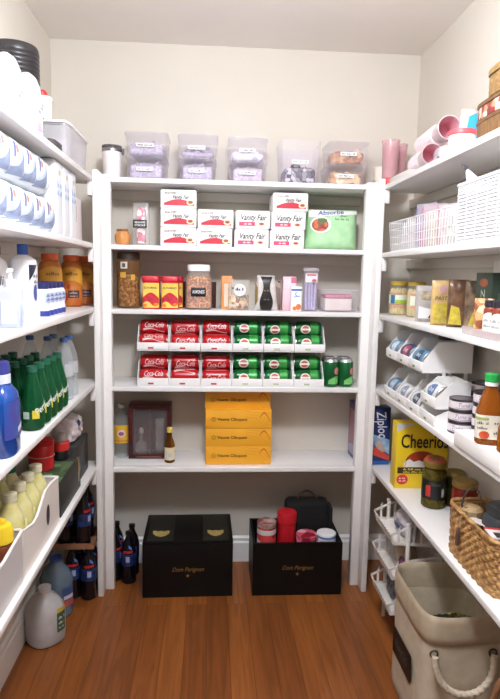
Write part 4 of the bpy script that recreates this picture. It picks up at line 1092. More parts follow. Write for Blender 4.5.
# ---- second board: wire basket of packets and white basket
z = ZR[1] + .0006
t = thing('wire_basket', 'long white wire basket full of clear snack packets', 'basket', (.785, 2.03, z))
bm = nb(); w_, l_, h_ = .145, .64, .115
for k in range(5):
    zz = .003 + (h_-.003)*k/4; q = .93+.07*k/4
    tube([(-w_/2*q, -l_/2*q, zz), (w_/2*q, -l_/2*q, zz), (w_/2*q, l_/2*q, zz), (-w_/2*q, l_/2*q, zz)], .0022 if k in (0, 4) else .0013, 6, bm, closed=True)
for i in range(29):
    y = -l_/2 + l_*i/28
    tube([(-w_/2, y, h_), (-w_/2*.93, y*.93, .003), (w_/2*.93, y*.93, .003), (w_/2, y, h_)], .0012, 5, bm)
part('wire_frame', bm, m('f2f2f4', .35), t)
bm = nb(); box(bm, -w_/2-.0035, -l_/2*.9, h_-.028, -w_/2-.0012, l_/2*.2, h_-.002, .001)
pk = [('e3dfe6', 'a99fb4', .11), ('e6e2df', 'c9b9b0', .12), ('d9d4e6', '8f7fae', .165), ('e9d3d9', 'b76f86', .155), ('e2dcd2', 'b9a488', .125), ('ece0e2', 'c98f96', .14), ('e6e4e0', 'a9b39c', .13), ('dfe6dc', '7f9f78', .115)]
nm_ = ['grey', 'beige', 'lilac edged', 'pink edged', 'tan', 'rosy', 'olive flecked', 'green flecked']
for i, (c1, c2, hh) in enumerate(pk):
    o = thing('snack_packet', f'clear packet of {nm_[i]} snacks standing in the wire basket', 'packet', (.785, 2.285-.072*i, z+.0065), HM + .5 + .16*S(i*2.1), 'clear packets in the wire basket')
    pw, pt_ = .105, .030
    part('packet', pillow(pw, hh, pt_, crinkle=.0012, seed=i, flat=.4), clear('fbf9fb', .45, .12, c1), o)
    part('filling', pillow(pw*.86, hh*.6, pt_*.7, 10, 8, .6), spotty([c1, c2, 'efeae6', c1], 45), o, loc=(0, 0, .004))
    if i in (2, 3, 5): part('edge_strip', art(rect(-pw*.42, hh*.06, -pw*.36, hh*.94))(pil(pw, hh, pt_, .4, e=.003)), m(c2, .4), o)
def slat_basket(w, d, h, nz=17, nx=3, k=.0025):
    bm = nb()
    box(bm, -w/2, -d/2, 0, w/2, d/2, k)
    for j in range(nz):
        zz = .006 + (h-.012)*j/(nz-1); hh = .0082 if 0 < j < nz-1 else .008
        box(bm, -w/2, -d/2, zz-hh/2+.001, w/2, -d/2+k, zz+hh/2); box(bm, -w/2, d/2-k, zz-hh/2+.001, w/2, d/2, zz+hh/2)
        box(bm, -w/2, -d/2+k, zz-hh/2+.001, -w/2+k, d/2-k, zz+hh/2); box(bm, w/2-k, -d/2+k, zz-hh/2+.001, w/2, d/2-k, zz+hh/2)
    for i in range(nx+1):
        x = -w/2 + w*i/nx - (.002 if i == nx else 0)
        box(bm, x, -d/2-.0008, 0, x+.002, -d/2+k, h); box(bm, x, d/2-k, 0, x+.002, d/2+.0008, h)
    ny = int(nx*d/w)
    for i in range(ny+1):
        y = -d/2 + d*i/ny - (.002 if i == ny else 0)
        box(bm, -w/2-.0008, y, 0, -w/2+k, y+.002, h); box(bm, w/2-k, y, 0, w/2+.0008, y+.002, h)
    return bm
t = thing('slatted_basket', 'tall white slatted basket standing in front of the wire basket', 'basket', (.797, 1.51, z))
part('body', slat_basket(.17, .37, .168), m('e2e3e8', .4), t, smooth=0)
part('liner', cbox(.158, .35, .135, .004, .004), m('dcd9da', .5, .06, 18, alt='d9d3bd'), t)
part('rim', tube([(-.085, -.185, .168), (.085, -.185, .168), (.085, .185, .168), (-.085, .185, .168)], .0045, 8, closed=True), m('f8f8fa', .35), t)
t = thing('icing_bag', 'white pointed icing bag with a ring mark leaning out of the white basket', 'bag', (.768, 1.662, z+.1395), -.2)
bm = nb(); rings = []
for i in range(9):
    v = i/8; ring = []
    for k in range(16):
        a = 2*PI*k/16; rr = .034*(1-v)**.8+.003
        ring.append((rr*CO(a)-.045*v, rr*.55*S(a), .001+.070*v))
    rings.append(ring)
part('bag', skin(bm, rings), m('e6e2ea', .35, .08, 30), t)
part('ring_mark', art(ring2(-.014, .030, .009, .009, .004))(lambda u, v: (u, -.0225+.16*max(0, v-.018), v)), m('8d93b9', .4), t)
part('tip', lathe([(.0045, 0), (.005, .004), (.002, .02)], seg=12), m('55525c', .4), t, 'dark tip', loc=(-.046, 0, .0715), rot=(0, -.9, 0))

# ---- third board: jars, pouches, boxes
z = ZR[2] + .0006
t = thing('pickle_jar', 'jar of pale spears with a gold lid beside the post', 'jar', (.772, 2.372, z), -.3, 'gold lidded jars of pale spears')
part('glass', lathe([(.033, 0), (.037, .004), (.037, .105), (.031, .116), (.031, .120)]), clear('f6f0d9', .14, .06), t)
bm = nb()
for i in range(14):
    a = 2*PI*i/14; lathe([(.004, .004), (.0068, .012), (.0068, .098), (.003, .108)], seg=8, cx=.0265*CO(a), cy=.0265*S(a), bm=bm)
lathe([(.017, .004), (.017, .10)], seg=12, bm=bm)
part('spears', bm, m('e2d6a8', .4, .1, 30), t)
part('lid', lathe([(.0335, .1203), (.0345, .121), (.0345, .134), (.032, .136), (.01, .1365)]), m('c9ad4a', .3, .08, metal=.4), t)
l = part('label', art(rect(-.055, .045, .055, .082, 12))(cyl(.0374)), m('dfe6d2', .5), t)
part('green_block', art(rect(-.012, .046, .05, .062, 8))(cyl(.0374, e=.0014)), m('9cb83f', .5), l)
part('blue_block', art(rect(-.034, .046, -.014, .081, 4))(cyl(.0374, e=.0014)), m('3b6f9c', .5, .2, 80), l)
part('pink_bands', art(rect(-.055, .034, .055, .042, 12))(cyl(.0374)), m('d99a88', .5), t)
part('pink_band', art(rect(-.055, .085, .055, .091, 12))(cyl(.0374)), m('d99a88', .5), t)
dup(t, 'jar of pale spears with a gold lid, second from the post', (.806, 2.258, z), .5)
def packet(label, loc, rz, w, h, tk, mt, flat=.5, crk=.001, top=1.0):
    t = thing('mix_packet', label, 'packet', loc, rz, 'seasoning and snack pouches on the third board')
    part('pouch', pillow(w, h, tk, 14, 14, flat, crk, top, int(w*1e4)), mt, t)
    return t, pil(w, h, tk, flat, top, .0025), pil(w, h, tk, flat, top, .004)
t, f, f2 = packet('silver grey window packet beside the jars of spears', (.757, 2.012, z), -.15, .078, .126, .03, m('aaa49f', .35, .1, 25))
part('top_print', art(rect(-.024, .078, .026, .108, 4))(f), m('8d7f78', .5, .25, 90, alt='c9b58a'), t)
part('white_patch', art(band(lambda s: .012, lambda s: .055-.012*s, -.03, .022, 6))(f), m('dedcdc', .4), t)
part('letter', art(ell(.02, .068, .008, .009))(f2), m('6f6484', .5), t)
part('dark_stroke', art(poly([(.002, .014), (.012, .014), (.028, .045), (.022, .047)]))(f2), m('4a4448', .5), t)
t, f, f2 = packet('gold packet with dark lettering and a yellow lower half', (.752, 1.872, z), -.1, .066, .146, .03, m('bfa06a', .4, .1, 30))
part('yellow_half', art(rect(-.028, .008, .028, .072, 4))(f), m('c4b23c', .4, .25, 60, alt='a08a48'), t)
part('lettering', art(text('PASTA', .017, 0, .088, .1, .006, maxw=.05))(f2), m('4f4030', .5), t)
part('emblem', art(ell(0, .118, .012, .014))(f2), m('b58f8f', .5), t)
t, f, f2 = packet('brown and yellow pouch standing between the gold packet and the green carton', (.778, 1.805, z), -.3, .06, .15, .032, m('54392a', .3, .25, 30, bump=.3, alt='7a5d45'), .4, .002)
part('yellow_half', art(poly([(-.026, .01), (.014, .008), (.004, .062), (-.02, .07)]))(f), m('b8a636', .4, .2, 60), t)
t, f, f2 = packet('dark brown pouch with a yellow corner against the green carton', (.800, 1.735, z), -.2, .056, .148, .032, m('4b3a2c', .3, .3, 30, bump=.3, alt='86705a'), .4, .002)
part('yellow_corner', art(poly([(-.018, .01), (.018, .008), (.012, .07), (-.008, .05)]))(f), m('b9a83c', .4, .2, 60), t)
part('eye_mark', art(ell(.004, .09, .006, .006))(f), m('1f1a18', .5), t)
t = thing('rice_carton', 'dark green carton with a vertical title and a bowl picture', 'carton', (.830, 1.612, z))
part('carton', cbox(.125, .10, .171, .0015), m('26382b', .45, .1), t)
fs = side_map(.125, -1)
part('side_lettering', art(text('RITZ', .034, .0, .085, 0, .006, rot=PI/2, maxw=.075))(fs), m('a9b3a4', .5), t)
part('bowl_picture', art(ell(0, .143, .026, .012))(fs), m('8d4a30', .5, .25, 60), t)
f = front(.10)
part('front_panel', art(rect(-.045, .02, .055, .115))(f), m('44583f', .5, .15, 40), t)
part('front_mark', art(ell(.02, .15, .010, .009))(f), m('b9b9b0', .5), t)
single('white_carton', cbox(.07, .06, .034, .0015), m('e3e0da', .5), 'small white carton lying on the dark green carton', 'carton', (.845, 1.62, z+.1715))
t = thing('spice_tray', 'shallow clear tray holding small jars at the board edge', 'tray', (.757, 1.42, z))
bm = nb(); tw, tl, th, k = .10, .36, .022, .002
box(bm, -tw/2, -tl/2, 0, tw/2, tl/2, k)
for a in ((-tw/2, -tl/2, -tw/2+k, tl/2), (tw/2-k, -tl/2, tw/2, tl/2), (-tw/2+k, -tl/2, tw/2-k, -tl/2+k), (-tw/2+k, tl/2-k, tw/2-k, tl/2)): box(bm, a[0], a[1], k, a[2], a[3], th)
part('tray', bm, clear('f2eeee', .3, .08, 'f0eaea'), t, smooth=0)
t = thing('nut_packet', 'tan packet of nuts at the far end of the clear tray', 'packet', (.752, 1.568, z+.0026), -.4)
part('packet', pillow(.05, .098, .028, seed=5), spotty(['b9794a', 'd9a877', '8f5534', 'e6cba6'], 55), t)
def spice(label, loc):
    t = thing('sauce_jar', label, 'jar', loc, -.7, 'little jars with white labels in the clear tray')
    part('glass', lathe([(.018, 0), (.0205, .003), (.0205, .070), (.017, .078)], seg=24), m('8a3a22', .2, .2, 40), t)
    part('lid', lathe([(.0185, .0783), (.019, .079), (.019, .094), (.017, .0955)], seg=24), m('2a2630', .35), t)
    l = part('label', art(band(lambda s: .012, lambda s: .052+.012*S(s*PI), -.026, .026, 12))(cyl(.0208)), m('dfe0dc', .5), t)
    part('lettering', art(dashes(-.016, .016, .040, .007, 3), dashes(-.016, .014, .026, .006, 5))(cyl(.0208, e=.0014)), m('8a8f8f', .5), l)
    return t
A = spice('little red sauce jar with a white label beside the tan nut packet', (.745, 1.508, z+.0026))
dup(A, 'little red sauce jar with a white label, second in the clear tray', (.745, 1.462, z+.0026))
dup(A, 'little red sauce jar with a white label, third in the clear tray', (.745, 1.416, z+.0026))

# ---- fourth board: can bins, tuna, riser, juice
z = ZR[3] + .0006
def can_round(label, loc, rot, body, stripe):
    t = thing('food_can', label, 'can', loc, rot, 'food cans in the tilted white bins')
    L2, R = .0525, .0325
    bm = lathe([(R-.002, -L2), (R, -L2+.002), (R-.0006, -L2+.006), (R-.0006, L2-.006), (R, L2-.002), (R-.002, L2)], seg=32)
    bmesh.ops.rotate(bm, verts=bm.verts, matrix=Matrix.Rotation(PI/2, 3, 'Y'))
    part('body', bm, m('b9b9bb', .35, metal=1), t)
    part('label', art(rect(-.045, -.099, .045, .099))(cyl_x(R, .0004)), body, t)
    part('picture', art(ell(0, .0, .026, .024))(cyl_x(R, .001)), stripe, t)
    part('lettering', art(text('Soup', .022, 0, .0, .2, .004, maxw=.036))(cyl_x(R, .0016)), m('e9ecef', .4), t)
    return t
can_cols = [('4f7390', 'a9bccb', 'grey blue'), ('e3e3e3', '8a93ab', 'white'), ('d9dadd', '3c4656', 'pale grey'), ('e6d9d9', 'b9545c', 'pink'), ('6a97b3', 'c9dbe6', 'light blue'), ('3b4a7d', 'b04a55', 'navy and red'), ('5f8fad', '30506a', 'sky blue'), ('dcdcd9', '4f6f9c', 'cream')]
Dn = .17
X0 = .7035
A2 = None; A1 = None; E1 = None; ci = 0
GN = 'tilted white can bins on the fourth board'
gtag = m('8f9b77', .5)
def rbin(label, y, dz, legs, w=.129, d=Dn, hs=.105):
    return can_bin(label, (X0, y, z+dz), w, d, HM, gtag, GN, legs, hs)
ys = [2.205, 2.073, 1.941, 1.809]
names = ['closest to the post', 'second from the post', 'third from the post', 'fourth from the post']
for i, y in enumerate(ys):
    d_ = .115 if i == 3 else Dn
    lb = f'white can bin in the lower row, {names[i]}'
    if i == 0: A1 = rbin(lb, y, 0, False)
    elif i < 3: dup(A1, lb, (X0, y, z))
    else: rbin(lb, y, 0, False, .127, d_, .056)
    if i < 3:
        lb = f'white can bin in the upper row, {names[i]}'
        if i == 0: A2 = rbin(lb, y, .1505, True)
        else: dup(A2, lb, (X0, y, z+.1505))
    else:
        rbin('shorter white can bin perched behind the stacked flat tins', y, .0572, False, .122, .112, .085)
    for tier, dz in ((0, 0), (1, .1505 if i < 3 else .0572)):
        if i == 3 and tier == 0: continue
        c = can_cols[(i + 4*tier) % 8]
        bd, st = m(c[0], .4, .1, 30), m(c[1], .45, .15, 60)
        rw = {0: 'lower', 1: 'upper'}[tier]
        can_round(f'{c[2]} food can at the lip of the {rw} bin {names[i]}', (X0+.0375, y, z+dz+.0365), (-.55, 0, HM), bd, st)
        if i < 3 and tier == 1: can_round(f'{c[2]} food can at the back of the {rw} bin {names[i]}', (X0+.1055, y, z+dz+.0365), (.2, 0, HM), bd, st)
t = thing('dark_can', 'black tin lying on top of the upper can bins', 'can', (.815, 1.95, z+.1505+.1055), 0)
part('body', lathe([(.030, 0), (.0325, .002), (.0325, .022), (.030, .024)]), m('2e2624', .35, .1), t)
part('lid', lathe([(.029, .0243), (.031, .025), (.031, .028), (.02, .0285)]), m('7d5a44', .4), t)
def tuna(label, loc, rz, proto=[None]):
    if proto[0]: return dup(proto[0], label, loc, rz)
    t = thing('flat_tin', label, 'tin', loc, rz, 'stacked flat tins with white labels')
    part('body', lathe([(.038, 0), (.0402, .0015), (.0402, .004), (.0394, .005), (.0394, .031), (.0402, .032), (.0402, .0345), (.038, .0350), (.0365, .0335), (.001, .0335)], seg=40), m('6a6166', .3, .05, metal=.8), t)
    l = part('label', art(rect(-.122, .0065, .122, .0285, 30))(cyl(.0394)), m('ded6da', .5, .05, 40), t)
    part('lettering', art(text('Tuna', .017, -.018, .019, .3, .0), dashes(.006, .030, .014, .006, 4), rect(-.04, .009, .04, .0105, 6))(cyl(.0394, e=.0014)), m('8d7f92', .5), l)
    proto[0] = t
    return t
pos = ['bottom of', 'second up in', 'third up in', 'topmost of']
for k in range(3): tuna(f'flat tin, {["bottom of", "middle of", "topmost of"][k]} the three-high stack nearest the shorter can bin', (.768, 1.697, z+.0354*k), .2*k-.3)
for k in range(4): tuna(f'flat tin, {pos[k]} the four-high stack beside the brown carton', (.806, 1.617, z+.0354*k), .3-.2*k)
for k in range(4): tuna(f'flat tin, {pos[k]} the four-high stack against the wall behind the three-high stack', (.870, 1.775, z+.0354*k), .1*k)
for k in range(4): tuna(f'flat tin, {pos[k]} the four-high stack in the wall corner behind the juice', (.872, 1.68, z+.0354*k), -.1*k)
t = thing('riser_board', 'thick white riser board laid on the shelf under the juice bottle', 'riser', (.784, 1.22, z))
part('board', cbox(.186, .70, .0425, .002), m('f3f2f0', .4, .012, 5), t)
zr = z + .0431
t = thing('juice_bottle', 'amber juice bottle with a green cap and white label', 'bottle', (.724, 1.437, zr), -.35)
part('bottle', lathe([(.9, 0), (1, .004), (1, .082), (.94, .090), (.62, .128), (.42, .143), (.40, .150)], 3.2, .034, .030, 40), clear('c98a3a', .5, .06, 'a85f1e', .4), t)
part('neck_ring', lathe([(.0155, .1505), (.0165, .151), (.0165, .160), (.015, .1605)]), m('f0f0ec', .4), t, 'white neck ring')
part('cap', lathe([(.0165, .1608), (.0178, .162), (.0178, .180), (.0155, .182)], seg=40, wob=lambda a, q: .02*CO(20*a)), m('1f9a45', .4), t, 'green cap')
f = cyl(1, 3.2, .034, .030, .0012)
l = part('label', art(rect(-.042, .016, .034, .078, 12))(f), m('e2dfcf', .5), t)
f = cyl(1, 3.2, .034, .030, .0026)
part('apple_picture', art(ell(-.012, .027, .011, .010))(f), m('c9512c', .45, .15, 60), l)
part('green_header', art(rect(-.036, .066, -.004, .072, 4))(f), m('9fae62', .5), l)
part('lettering', art(dashes(-.028, -.004, .054, .007, 3), dashes(-.028, -.002, .042, .006, 6), dashes(.008, .028, .056, .008, 7), dashes(.008, .028, .03, .008, 9))(f), m('6f6a55', .5), l)
t = thing('oil_bottle', 'second amber bottle at the edge of view next to the juice', 'bottle', (.738, 1.352, zr))
part('bottle', lathe([(.026, 0), (.03, .004), (.03, .06), (.014, .09), (.012, .11)]), clear('c98a3a', .5, .06, 'a8621e', .4), t)
part('cap', lathe([(.0135, .1105), (.0145, .111), (.0145, .128), (.012, .129)]), m('d9a03a', .4), t)
t = thing('olive_carton', 'narrow olive carton standing just behind the juice bottle', 'carton', (.797, 1.505, zr))
part('carton', cbox(.055, .055, .115, .0015), m('5d5a40', .5, .12), t)
part('pale_panel', art(rect(-.012, .055, .018, .10))(side_map(.055, -1)), m('a9a68c', .5), t)

# ---- fifth board: cereal, zip bags, jars, basket
z = ZR[4] + .0006
t = thing('zip_bag_carton', 'upright dark blue carton of zip bags next to the post', 'carton', (.739, 2.434, z), .02)
part('carton', cbox(.072, .062, .252, .0015), m('1c2f63', .4, .08), t)
f = front(.062); f2 = front(.062, .0014)
part('light_band', art(poly([(-.036, .135), (-.036, .09), (.036, .045), (.036, .11)]))(f), m('4b8fc9', .45, .15, 20, alt='bcd3e6'), t)
part('hand_picture', art(poly([(-.026, .10), (-.012, .118), (.010, .085), (.022, .06), (.004, .055), (-.02, .075)]))(f2), m('b9a79c', .5, .15, 60), t)
part('red_band', art(poly([(-.036, .085), (.036, .040), (.036, .018), (-.036, .045)]))(f2), m('cf4636', .45), t)
part('blue_foot', art(rect(-.036, .002, .036, .018))(f2), m('2a5ba8', .45), t)
part('lettering', art(text('Ziploc', .060, -.002, .178, .15, .008, rot=-PI/2+.12, maxw=.118))(f2), m('e3e6f0', .45), t)
t = thing('cereal_box', 'yellow cereal box with large black lettering', 'box', (.814, 2.152, z), -.03)
part('carton', cbox(.2, .065, .255, .0015), m('e6c51e', .42, .03, 8), t)
f, f2, f3 = front(.065, .0006), front(.065, .0012), front(.065, .0018)
part('corner', art(poly([(-.1, .255), (-.1, .222), (-.035, .255)]))(f), m('d3d6da', .45, .1, 40), t, 'pale corner flash')
part('lettering', art(text('Cheerios', .074, .008, .184, 0, .018, maxw=.182))(f2), m('191512', .5), t)
part('bowl', art(ell(.0, .108, .062, .040, 28))(f), m('a53d20', .45, .2, 30), t)
e = part('milk_splash', art(poly([(-.072, .085), (-.066, .105), (-.048, .118), (-.03, .106), (-.012, .112), (.02, .102), (.02, .085)]))(f2), m('eceae6', .45), t)
part('strip', art(rect(-.092, .060, .07, .084))(f2), m('3a2c12', .5), t)
part('strip_print', art(dashes(-.07, .06, .073, .008, 2), dashes(-.07, .06, .063, .007, 6))(f3), m('e3c95a', .5), t)
e = part('seal', art(ell(-.072, .036, .022, .020))(f2), m('d3342e', .45), t)
part('seal_print', art(dashes(-.086, -.058, .038, .006, 2), dashes(-.086, -.058, .028, .006, 3))(f3), m('f0d5c9', .5), e)
part('heart', art(ring2(-.074, .100, .011, .011, .004))(f3), m('e6c23a', .5), t)
fs = side_map(.065, -1)
part('side_print', art(rect(-.026, .15, .024, .235))(fs), m('c9ccd3', .5, .25, 60, alt='7d8fb0'), t)
part('side_lettering', art(text('Cheerios', .030, 0, .085, 0, .01, rot=PI/2, maxw=.12))(side_map(.065, -1, .0012)), m('2b2416', .5), t)
t = thing('olive_jar', 'jar of green olives with a black label and red lid in front of the cereal', 'jar', (.800, 1.955, z), -.35)
part('glass', lathe([(.037, 0), (.042, .005), (.042, .125), (.036, .138), (.034, .144)]), clear('b9ad6a', .35, .05, '7d7236', .35), t)
part('filling', lathe([(.035, .003), (.0405, .008), (.0405, .122), (.034, .134), (.004, .1355)]), spotty(['6f6a2c', '8f8a42', '58531f', 'a39c52'], 55), t)
part('lid', lathe([(.0375, .1445), (.040, .146), (.040, .162), (.038, .166), (.030, .176), (.012, .182), (.002, .183)]), m('8d7a34', .35, .15, 30, metal=.3), t)
part('lid_picture', lathe([(.0385, .1665), (.0308, .1765), (.0128, .1826), (.002, .1836)], cap=(False, True)), spotty(['9c3a2c', '7a5f30', 'b5563a'], 40, bump=.1), t, 'red topped lid')
l = part('label', art(rect(-.075, .034, .075, .104, 18))(cyl(.0422)), m('1b1d1c', .4, .1), t)
part('red_block', art(rect(-.030, .045, -.012, .085, 3))(cyl(.0422, e=.0014)), m('b5352f', .45), l)
part('code', art(rect(.026, .045, .036, .075, 2))(cyl(.0422, e=.0014)), m('c9c6bc', .5, .2, 200), l)
part('lettering', art(text('Olives', .018, .0, .090, .2, maxw=.04))(cyl(.0422, e=.0014)), m('5f6a55', .5), l)
t = thing('gold_lid_jar', 'small dark jar with a dull gold lid between the olives and the wall', 'jar', (.877, 1.955, z))
part('glass', lathe([(.027, 0), (.031, .004), (.031, .10), (.027, .11)]), m('3a3a1c', .2, .2, 30), t)
part('lid', lathe([(.0295, .1105), (.0305, .112), (.0305, .126), (.028, .128)]), m('9c8c4c', .35, .1, metal=.4), t)
t = thing('gold_lid_jar', 'jar of red sauce with a brassy lid behind the woven basket', 'jar', (.842, 1.80, z))
part('glass', lathe([(.036, 0), (.042, .005), (.042, .115), (.037, .128)]), m('7d1f16', .2, .2, 25), t)
part('lid', lathe([(.039, .1285), (.041, .13), (.041, .146), (.038, .149), (.01, .1495)]), m('a3874a', .35, .12, 25, metal=.4), t)
l = part('label', art(rect(-.06, .03, .02, .095, 12))(cyl(.0422)), m('a9b36a', .5, .3, 30, alt='8f3a26'), t)
t = thing('woven_basket', 'tan woven rush basket at the board edge holding odds and ends', 'basket', (.7865, 1.495, z))
rush = m('c0955e', .6, .35, 45, bump=.4, alt='8a6236')
part('body', weave(.148, .31, .142, 13, 170, 1.0, .0036, 6, .011), rush, t)
part('rim', tube([(rad(2*PI*i/60, 6, .069, .150)[0], rad(2*PI*i/60, 6, .069, .150)[1], .146) for i in range(60)], .0062, 9, closed=True, twist=300, lob=.2), rush, t)
part('toggle', lathe([(.002, 0), (.0062, .004), (.0068, .03), (.004, .052), (.002, .055)], seg=12), m('5f463c', .5, .2, 40), t, 'dark wooden toggle', loc=(-.083, .035, .055))
part('cord', tube([(-.070, .030, .152), (-.079, .033, .140), (-.083, .035, .112)], .002, 6), m('a98a68', .6), t)
part('lid_cord', tube([(-.069, .045, .154), (-.060, .06, .158), (-.045, .07, .154)], .002, 6), m('a98a68', .6), t)
zb = z + .0095
t = thing('ring_jar', 'little jar with a tan cloth lid and a tall wire loop in the rush basket', 'jar', (.768, 1.590, zb))
part('jar', lathe([(.026, 0), (.030, .004), (.030, .105), (.026, .112)]), m('8f6f48', .35, .2, 25), t)
part('cloth_lid', lathe([(.030, .1125), (.034, .116), (.033, .130), (.024, .137), (.002, .138)], seg=36, wob=lambda a, q: .04*CO(9*a)), m('b59a70', .7, .15, 40), t)
part('wire_loop', tube([(.030*CO(PI*i/16), .0, .134+.058*S(PI*i/16)) for i in range(17)], .003, 8), m('8d8480', .3, metal=1), t)
t = thing('travel_mug', 'dark grey squarish mug lying in the rush basket', 'mug', (.800, 1.478, zb), .15)
part('body', lathe([(.85, 0), (.95, .01), (1, .03), (.98, .125), (.92, .150), (.80, .158)], 4, .042, .045, 40), m('3b4044', .55, .12), t)
part('panel', lathe([(.70, .1583), (.78, .160), (.78, .184), (.6, .190)], 4, .042, .045, 36), m('4a5054', .5), t)
part('inset', art(rect(-.022, .06, .022, .135))(lambda u, v: (u, -.0462, v)), m('2c3033', .5), t)
t = thing('doily', 'white scalloped paper doily tucked in the rush basket', 'doily', (.757, 1.512, zb+.122), (0, .25, 0))
part('paper', lathe([(.026, 0), (.0275, .0012), (.026, .0024)], seg=60, wob=lambda a, q: .08*CO(14*a)), m('e6ded6', .7, .06, 80), t)
t = thing('red_card', 'red edged greeting card lying across the rush basket', 'card', (.779, 1.405, zb+.132), (.1, .12, 0))
part('card', cbox(.105, .055, .004, .0006), m('e3d9d6', .5), t)
part('red_edge', box(nb(), -.053, .0195, -.0008, .053, .0285, .0052, .0006), m('b52f30', .45), t)
part('dark_panel', art(rect(-.04, -.022, .045, .004))(top_map(.004)), m('4a4446', .5), t)

# ---- floor: three tier rack, hamper
t = thing('tiered_rack', 'white three tier basket rack in the corner beside the hamper', 'rack', (.778, 2.075, .0006), HM)
def rack_tier(zz):
    bm = nb(); w, D, tk = .225, .18, .0035
    side = [(-.012, .052), (.0, .012), (D, .0), (D, .10), (.06, .085)]
    for x in (-w/2, w/2-tk):
        prism_x([(-.012, .052), (0, .012), (D, 0), (D, .012), (.004, .022), (-.006, .056)], x, x+tk, bm)
        prism_x([(-.012, .052), (.06, .085), (D, .10), (D, .090), (.06, .076), (-.004, .047)], x, x+tk, bm)
        for q in range(6): prism_x([(.014+.028*q, .012), (.022+.028*q, .012), (.022+.028*q, .082), (.014+.028*q, .068)], x+.0003, x+tk-.0003, bm)
    for k in range(4): box(bm, -w/2+tk, -.011+.0032*k, .043-.011*k, w/2-tk, -.008+.0032*k, .047-.011*k)
    for i in range(11):
        x = -w/2+tk + (w-2*tk-.004)*i/10
        prism_x([(-.012, .050), (-.009, .052), (.004, .012), (.001, .010)], x, x+.005, bm)
    box(bm, -w/2+tk, .002, .008, w/2-tk, D, .012)
    for k in range(7): box(bm, -w/2+tk, D-.003, .014+.013*k, w/2-tk, D, .021+.013*k)
    for i in range(13):
        x = -w/2+tk+(w-2*tk-.004)*i/12; box(bm, x, D-.004, .012, x+.004, D-.0005, .10)
    bmesh.ops.translate(bm, verts=bm.verts, vec=(0, -.11, zz)); return bm
rk = m('dedad4', .4, .02)
for zz in (.135, .272, .405): part('tier', rack_tier(zz), rk, t, smooth=0)
for x in (-.118, .118):
    for y in (-.06, .065): part('upright', box(nb(), x-.005, y-.006, 0, x+.005, y+.006, .50, .001), rk, t)
def soft(label, loc, w, h, tk, mt, rz, sd, mark=None, nm='soft_packet'):
    t = thing(nm, label, 'packet', loc, rz, 'odds and ends in the tiered rack')
    part('packet', pillow(w, h, tk, 14, 10, .4, .003, .9, sd), mt, t)
    if mark: part('mark', art(rect(-w*.32, h*.3, w*.3, h*.55))(pil(w, h, tk, .4, .9, .005)), mark, t)
soft('pale packet with a navy stripe in the top tier of the rack', (.742, 2.05, .0006+.405+.015), .15, .075, .06, m('b9b4bb', .35, .12, 30, bump=.3), HM, 3, m('2b3570', .4))
soft('beige bag in the middle tier of the rack', (.757, 2.08, .0006+.272+.015), .13, .085, .07, m('b3a58e', .5, .15, 30, bump=.3), HM, 4)
soft('plum packet at the near end of the middle tier', (.722, 2.005, .0006+.272+.017), .07, .05, .03, m('7d4f66', .4, .25, 60), HM, 5)
soft('dark grey bundle in the bottom tier of the rack', (.728, 2.08, .0006+.135+.015), .12, .065, .06, m('4c4a52', .45, .3, 40, bump=.3, alt='8d8a92'), HM, 6)

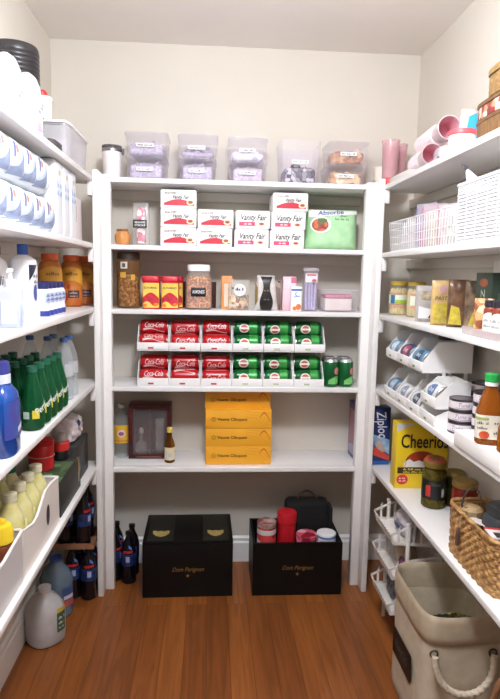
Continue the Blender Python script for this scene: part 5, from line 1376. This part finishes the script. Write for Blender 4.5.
t = thing('canvas_hamper', 'beige canvas hamper with rope handle and black label under the lowest board', 'hamper', (.762, 1.692, .0006))
cv = m('c4b79f', .85, .04, 30, bump=.05, alt='cec2ac')
sx, sy, hh = .132, .163, .405
def wv(a, q): return .010*S(3*a+1.3+q*5)*(q/hh) + .006*S(5*a-q*9)
prof = [(.95, 0), (.985, .004), (1.0, .03), (.985, .18), (1.0, .318), (.945, .318), (.93, .012)]
part('body', lathe(prof, 6, sx, sy, 88, wob=wv), cv, t, smooth=60)
cuff = [(1.006, .319), (1.026, .321), (1.034, .345), (1.030, .388), (1.022, .400), (1.000, .407), (.975, .402), (.962, .385), (.950, .320), (1.005, .3187)]
part('cuff', lathe(cuff, 6, sx, sy, 88, wob=lambda a, q: wv(a, .36)*.9, cap=(False, False)), m('b0a188', .85, .04, 30, bump=.05, alt='baad95'), t, smooth=60)
pts = []
for i in range(41):
    s = i/40; a = PI*s
    pts.append((-.088*CO(a)-.018, -sy-.012-.020*S(a), .292-.105*S(a)**.8))
part('rope_handle', tube(pts, .0095, 14, twist=330, lob=.22), m('cfc2ac', .8, .1, 90, bump=.2), t)
for x in (-.106, .070):
    part('eyelet', tube([(x+.011*CO(2*PI*i/18), -sy-.0025, .296+.011*S(2*PI*i/18)) for i in range(18)], .0028, 8, closed=True), m('4a4440', .4, metal=.6), t)
fl = lambda e: (lambda u, v: (-sx*1.014-e, -u, v))
l = part('label', art(rect(-.100, .130, .072, .222))(fl(.003)), m('0d0c0c', .5, .1), t)
part('lettering', art(text('BAGS', .040, -.014, .177, 0, .004, maxw=.11))(fl(.0045)), m('5d594f', .6), l)
t = thing('snack_bag', 'crumpled yellow and black bag lying inside the canvas hamper', 'bag', (.755, 1.735, .262), (1.15, 0, .2))
part('bag', pillow(.14, .13, .06, seed=9, crinkle=.005), spotty(['26261f', '55602f', '1c1b18', 'a9953c', '33302a', '7d7a45'], 22, bump=.2), t)
single('folded_cloth', cbox(.18, .21, .20, .03, seg=4), m('8f8a6c', .85, .15, 25, bump=.3, alt='a9a04f'), 'folded olive cloth filling the canvas hamper below the bag', 'cloth', (.765, 1.70, .0135))
# low tote nearer the camera: only its rope arch reaches into the picture
t = thing('rope_tote', 'low canvas tote in front of the hamper, only its brown rope arch in view', 'tote', (.795, 1.265, .0006))
part('body', lathe([(.94, 0), (.98, .004), (1, .03), (1, .185), (1.03, .188), (1.03, .200), (.99, .203), (.95, .19), (.94, .012), (.3, .010)], 6, .11, .12, 72), m('a08e76', .85, .06, 60, bump=.12), t)
part('rope_handle', tube([(-.065*CO(PI*i/30)+.018, .108, .170+.185*S(PI*i/30)) for i in range(31)], .0085, 12, twist=330, lob=.2), m('8a6242', .7, .15, 80), t)
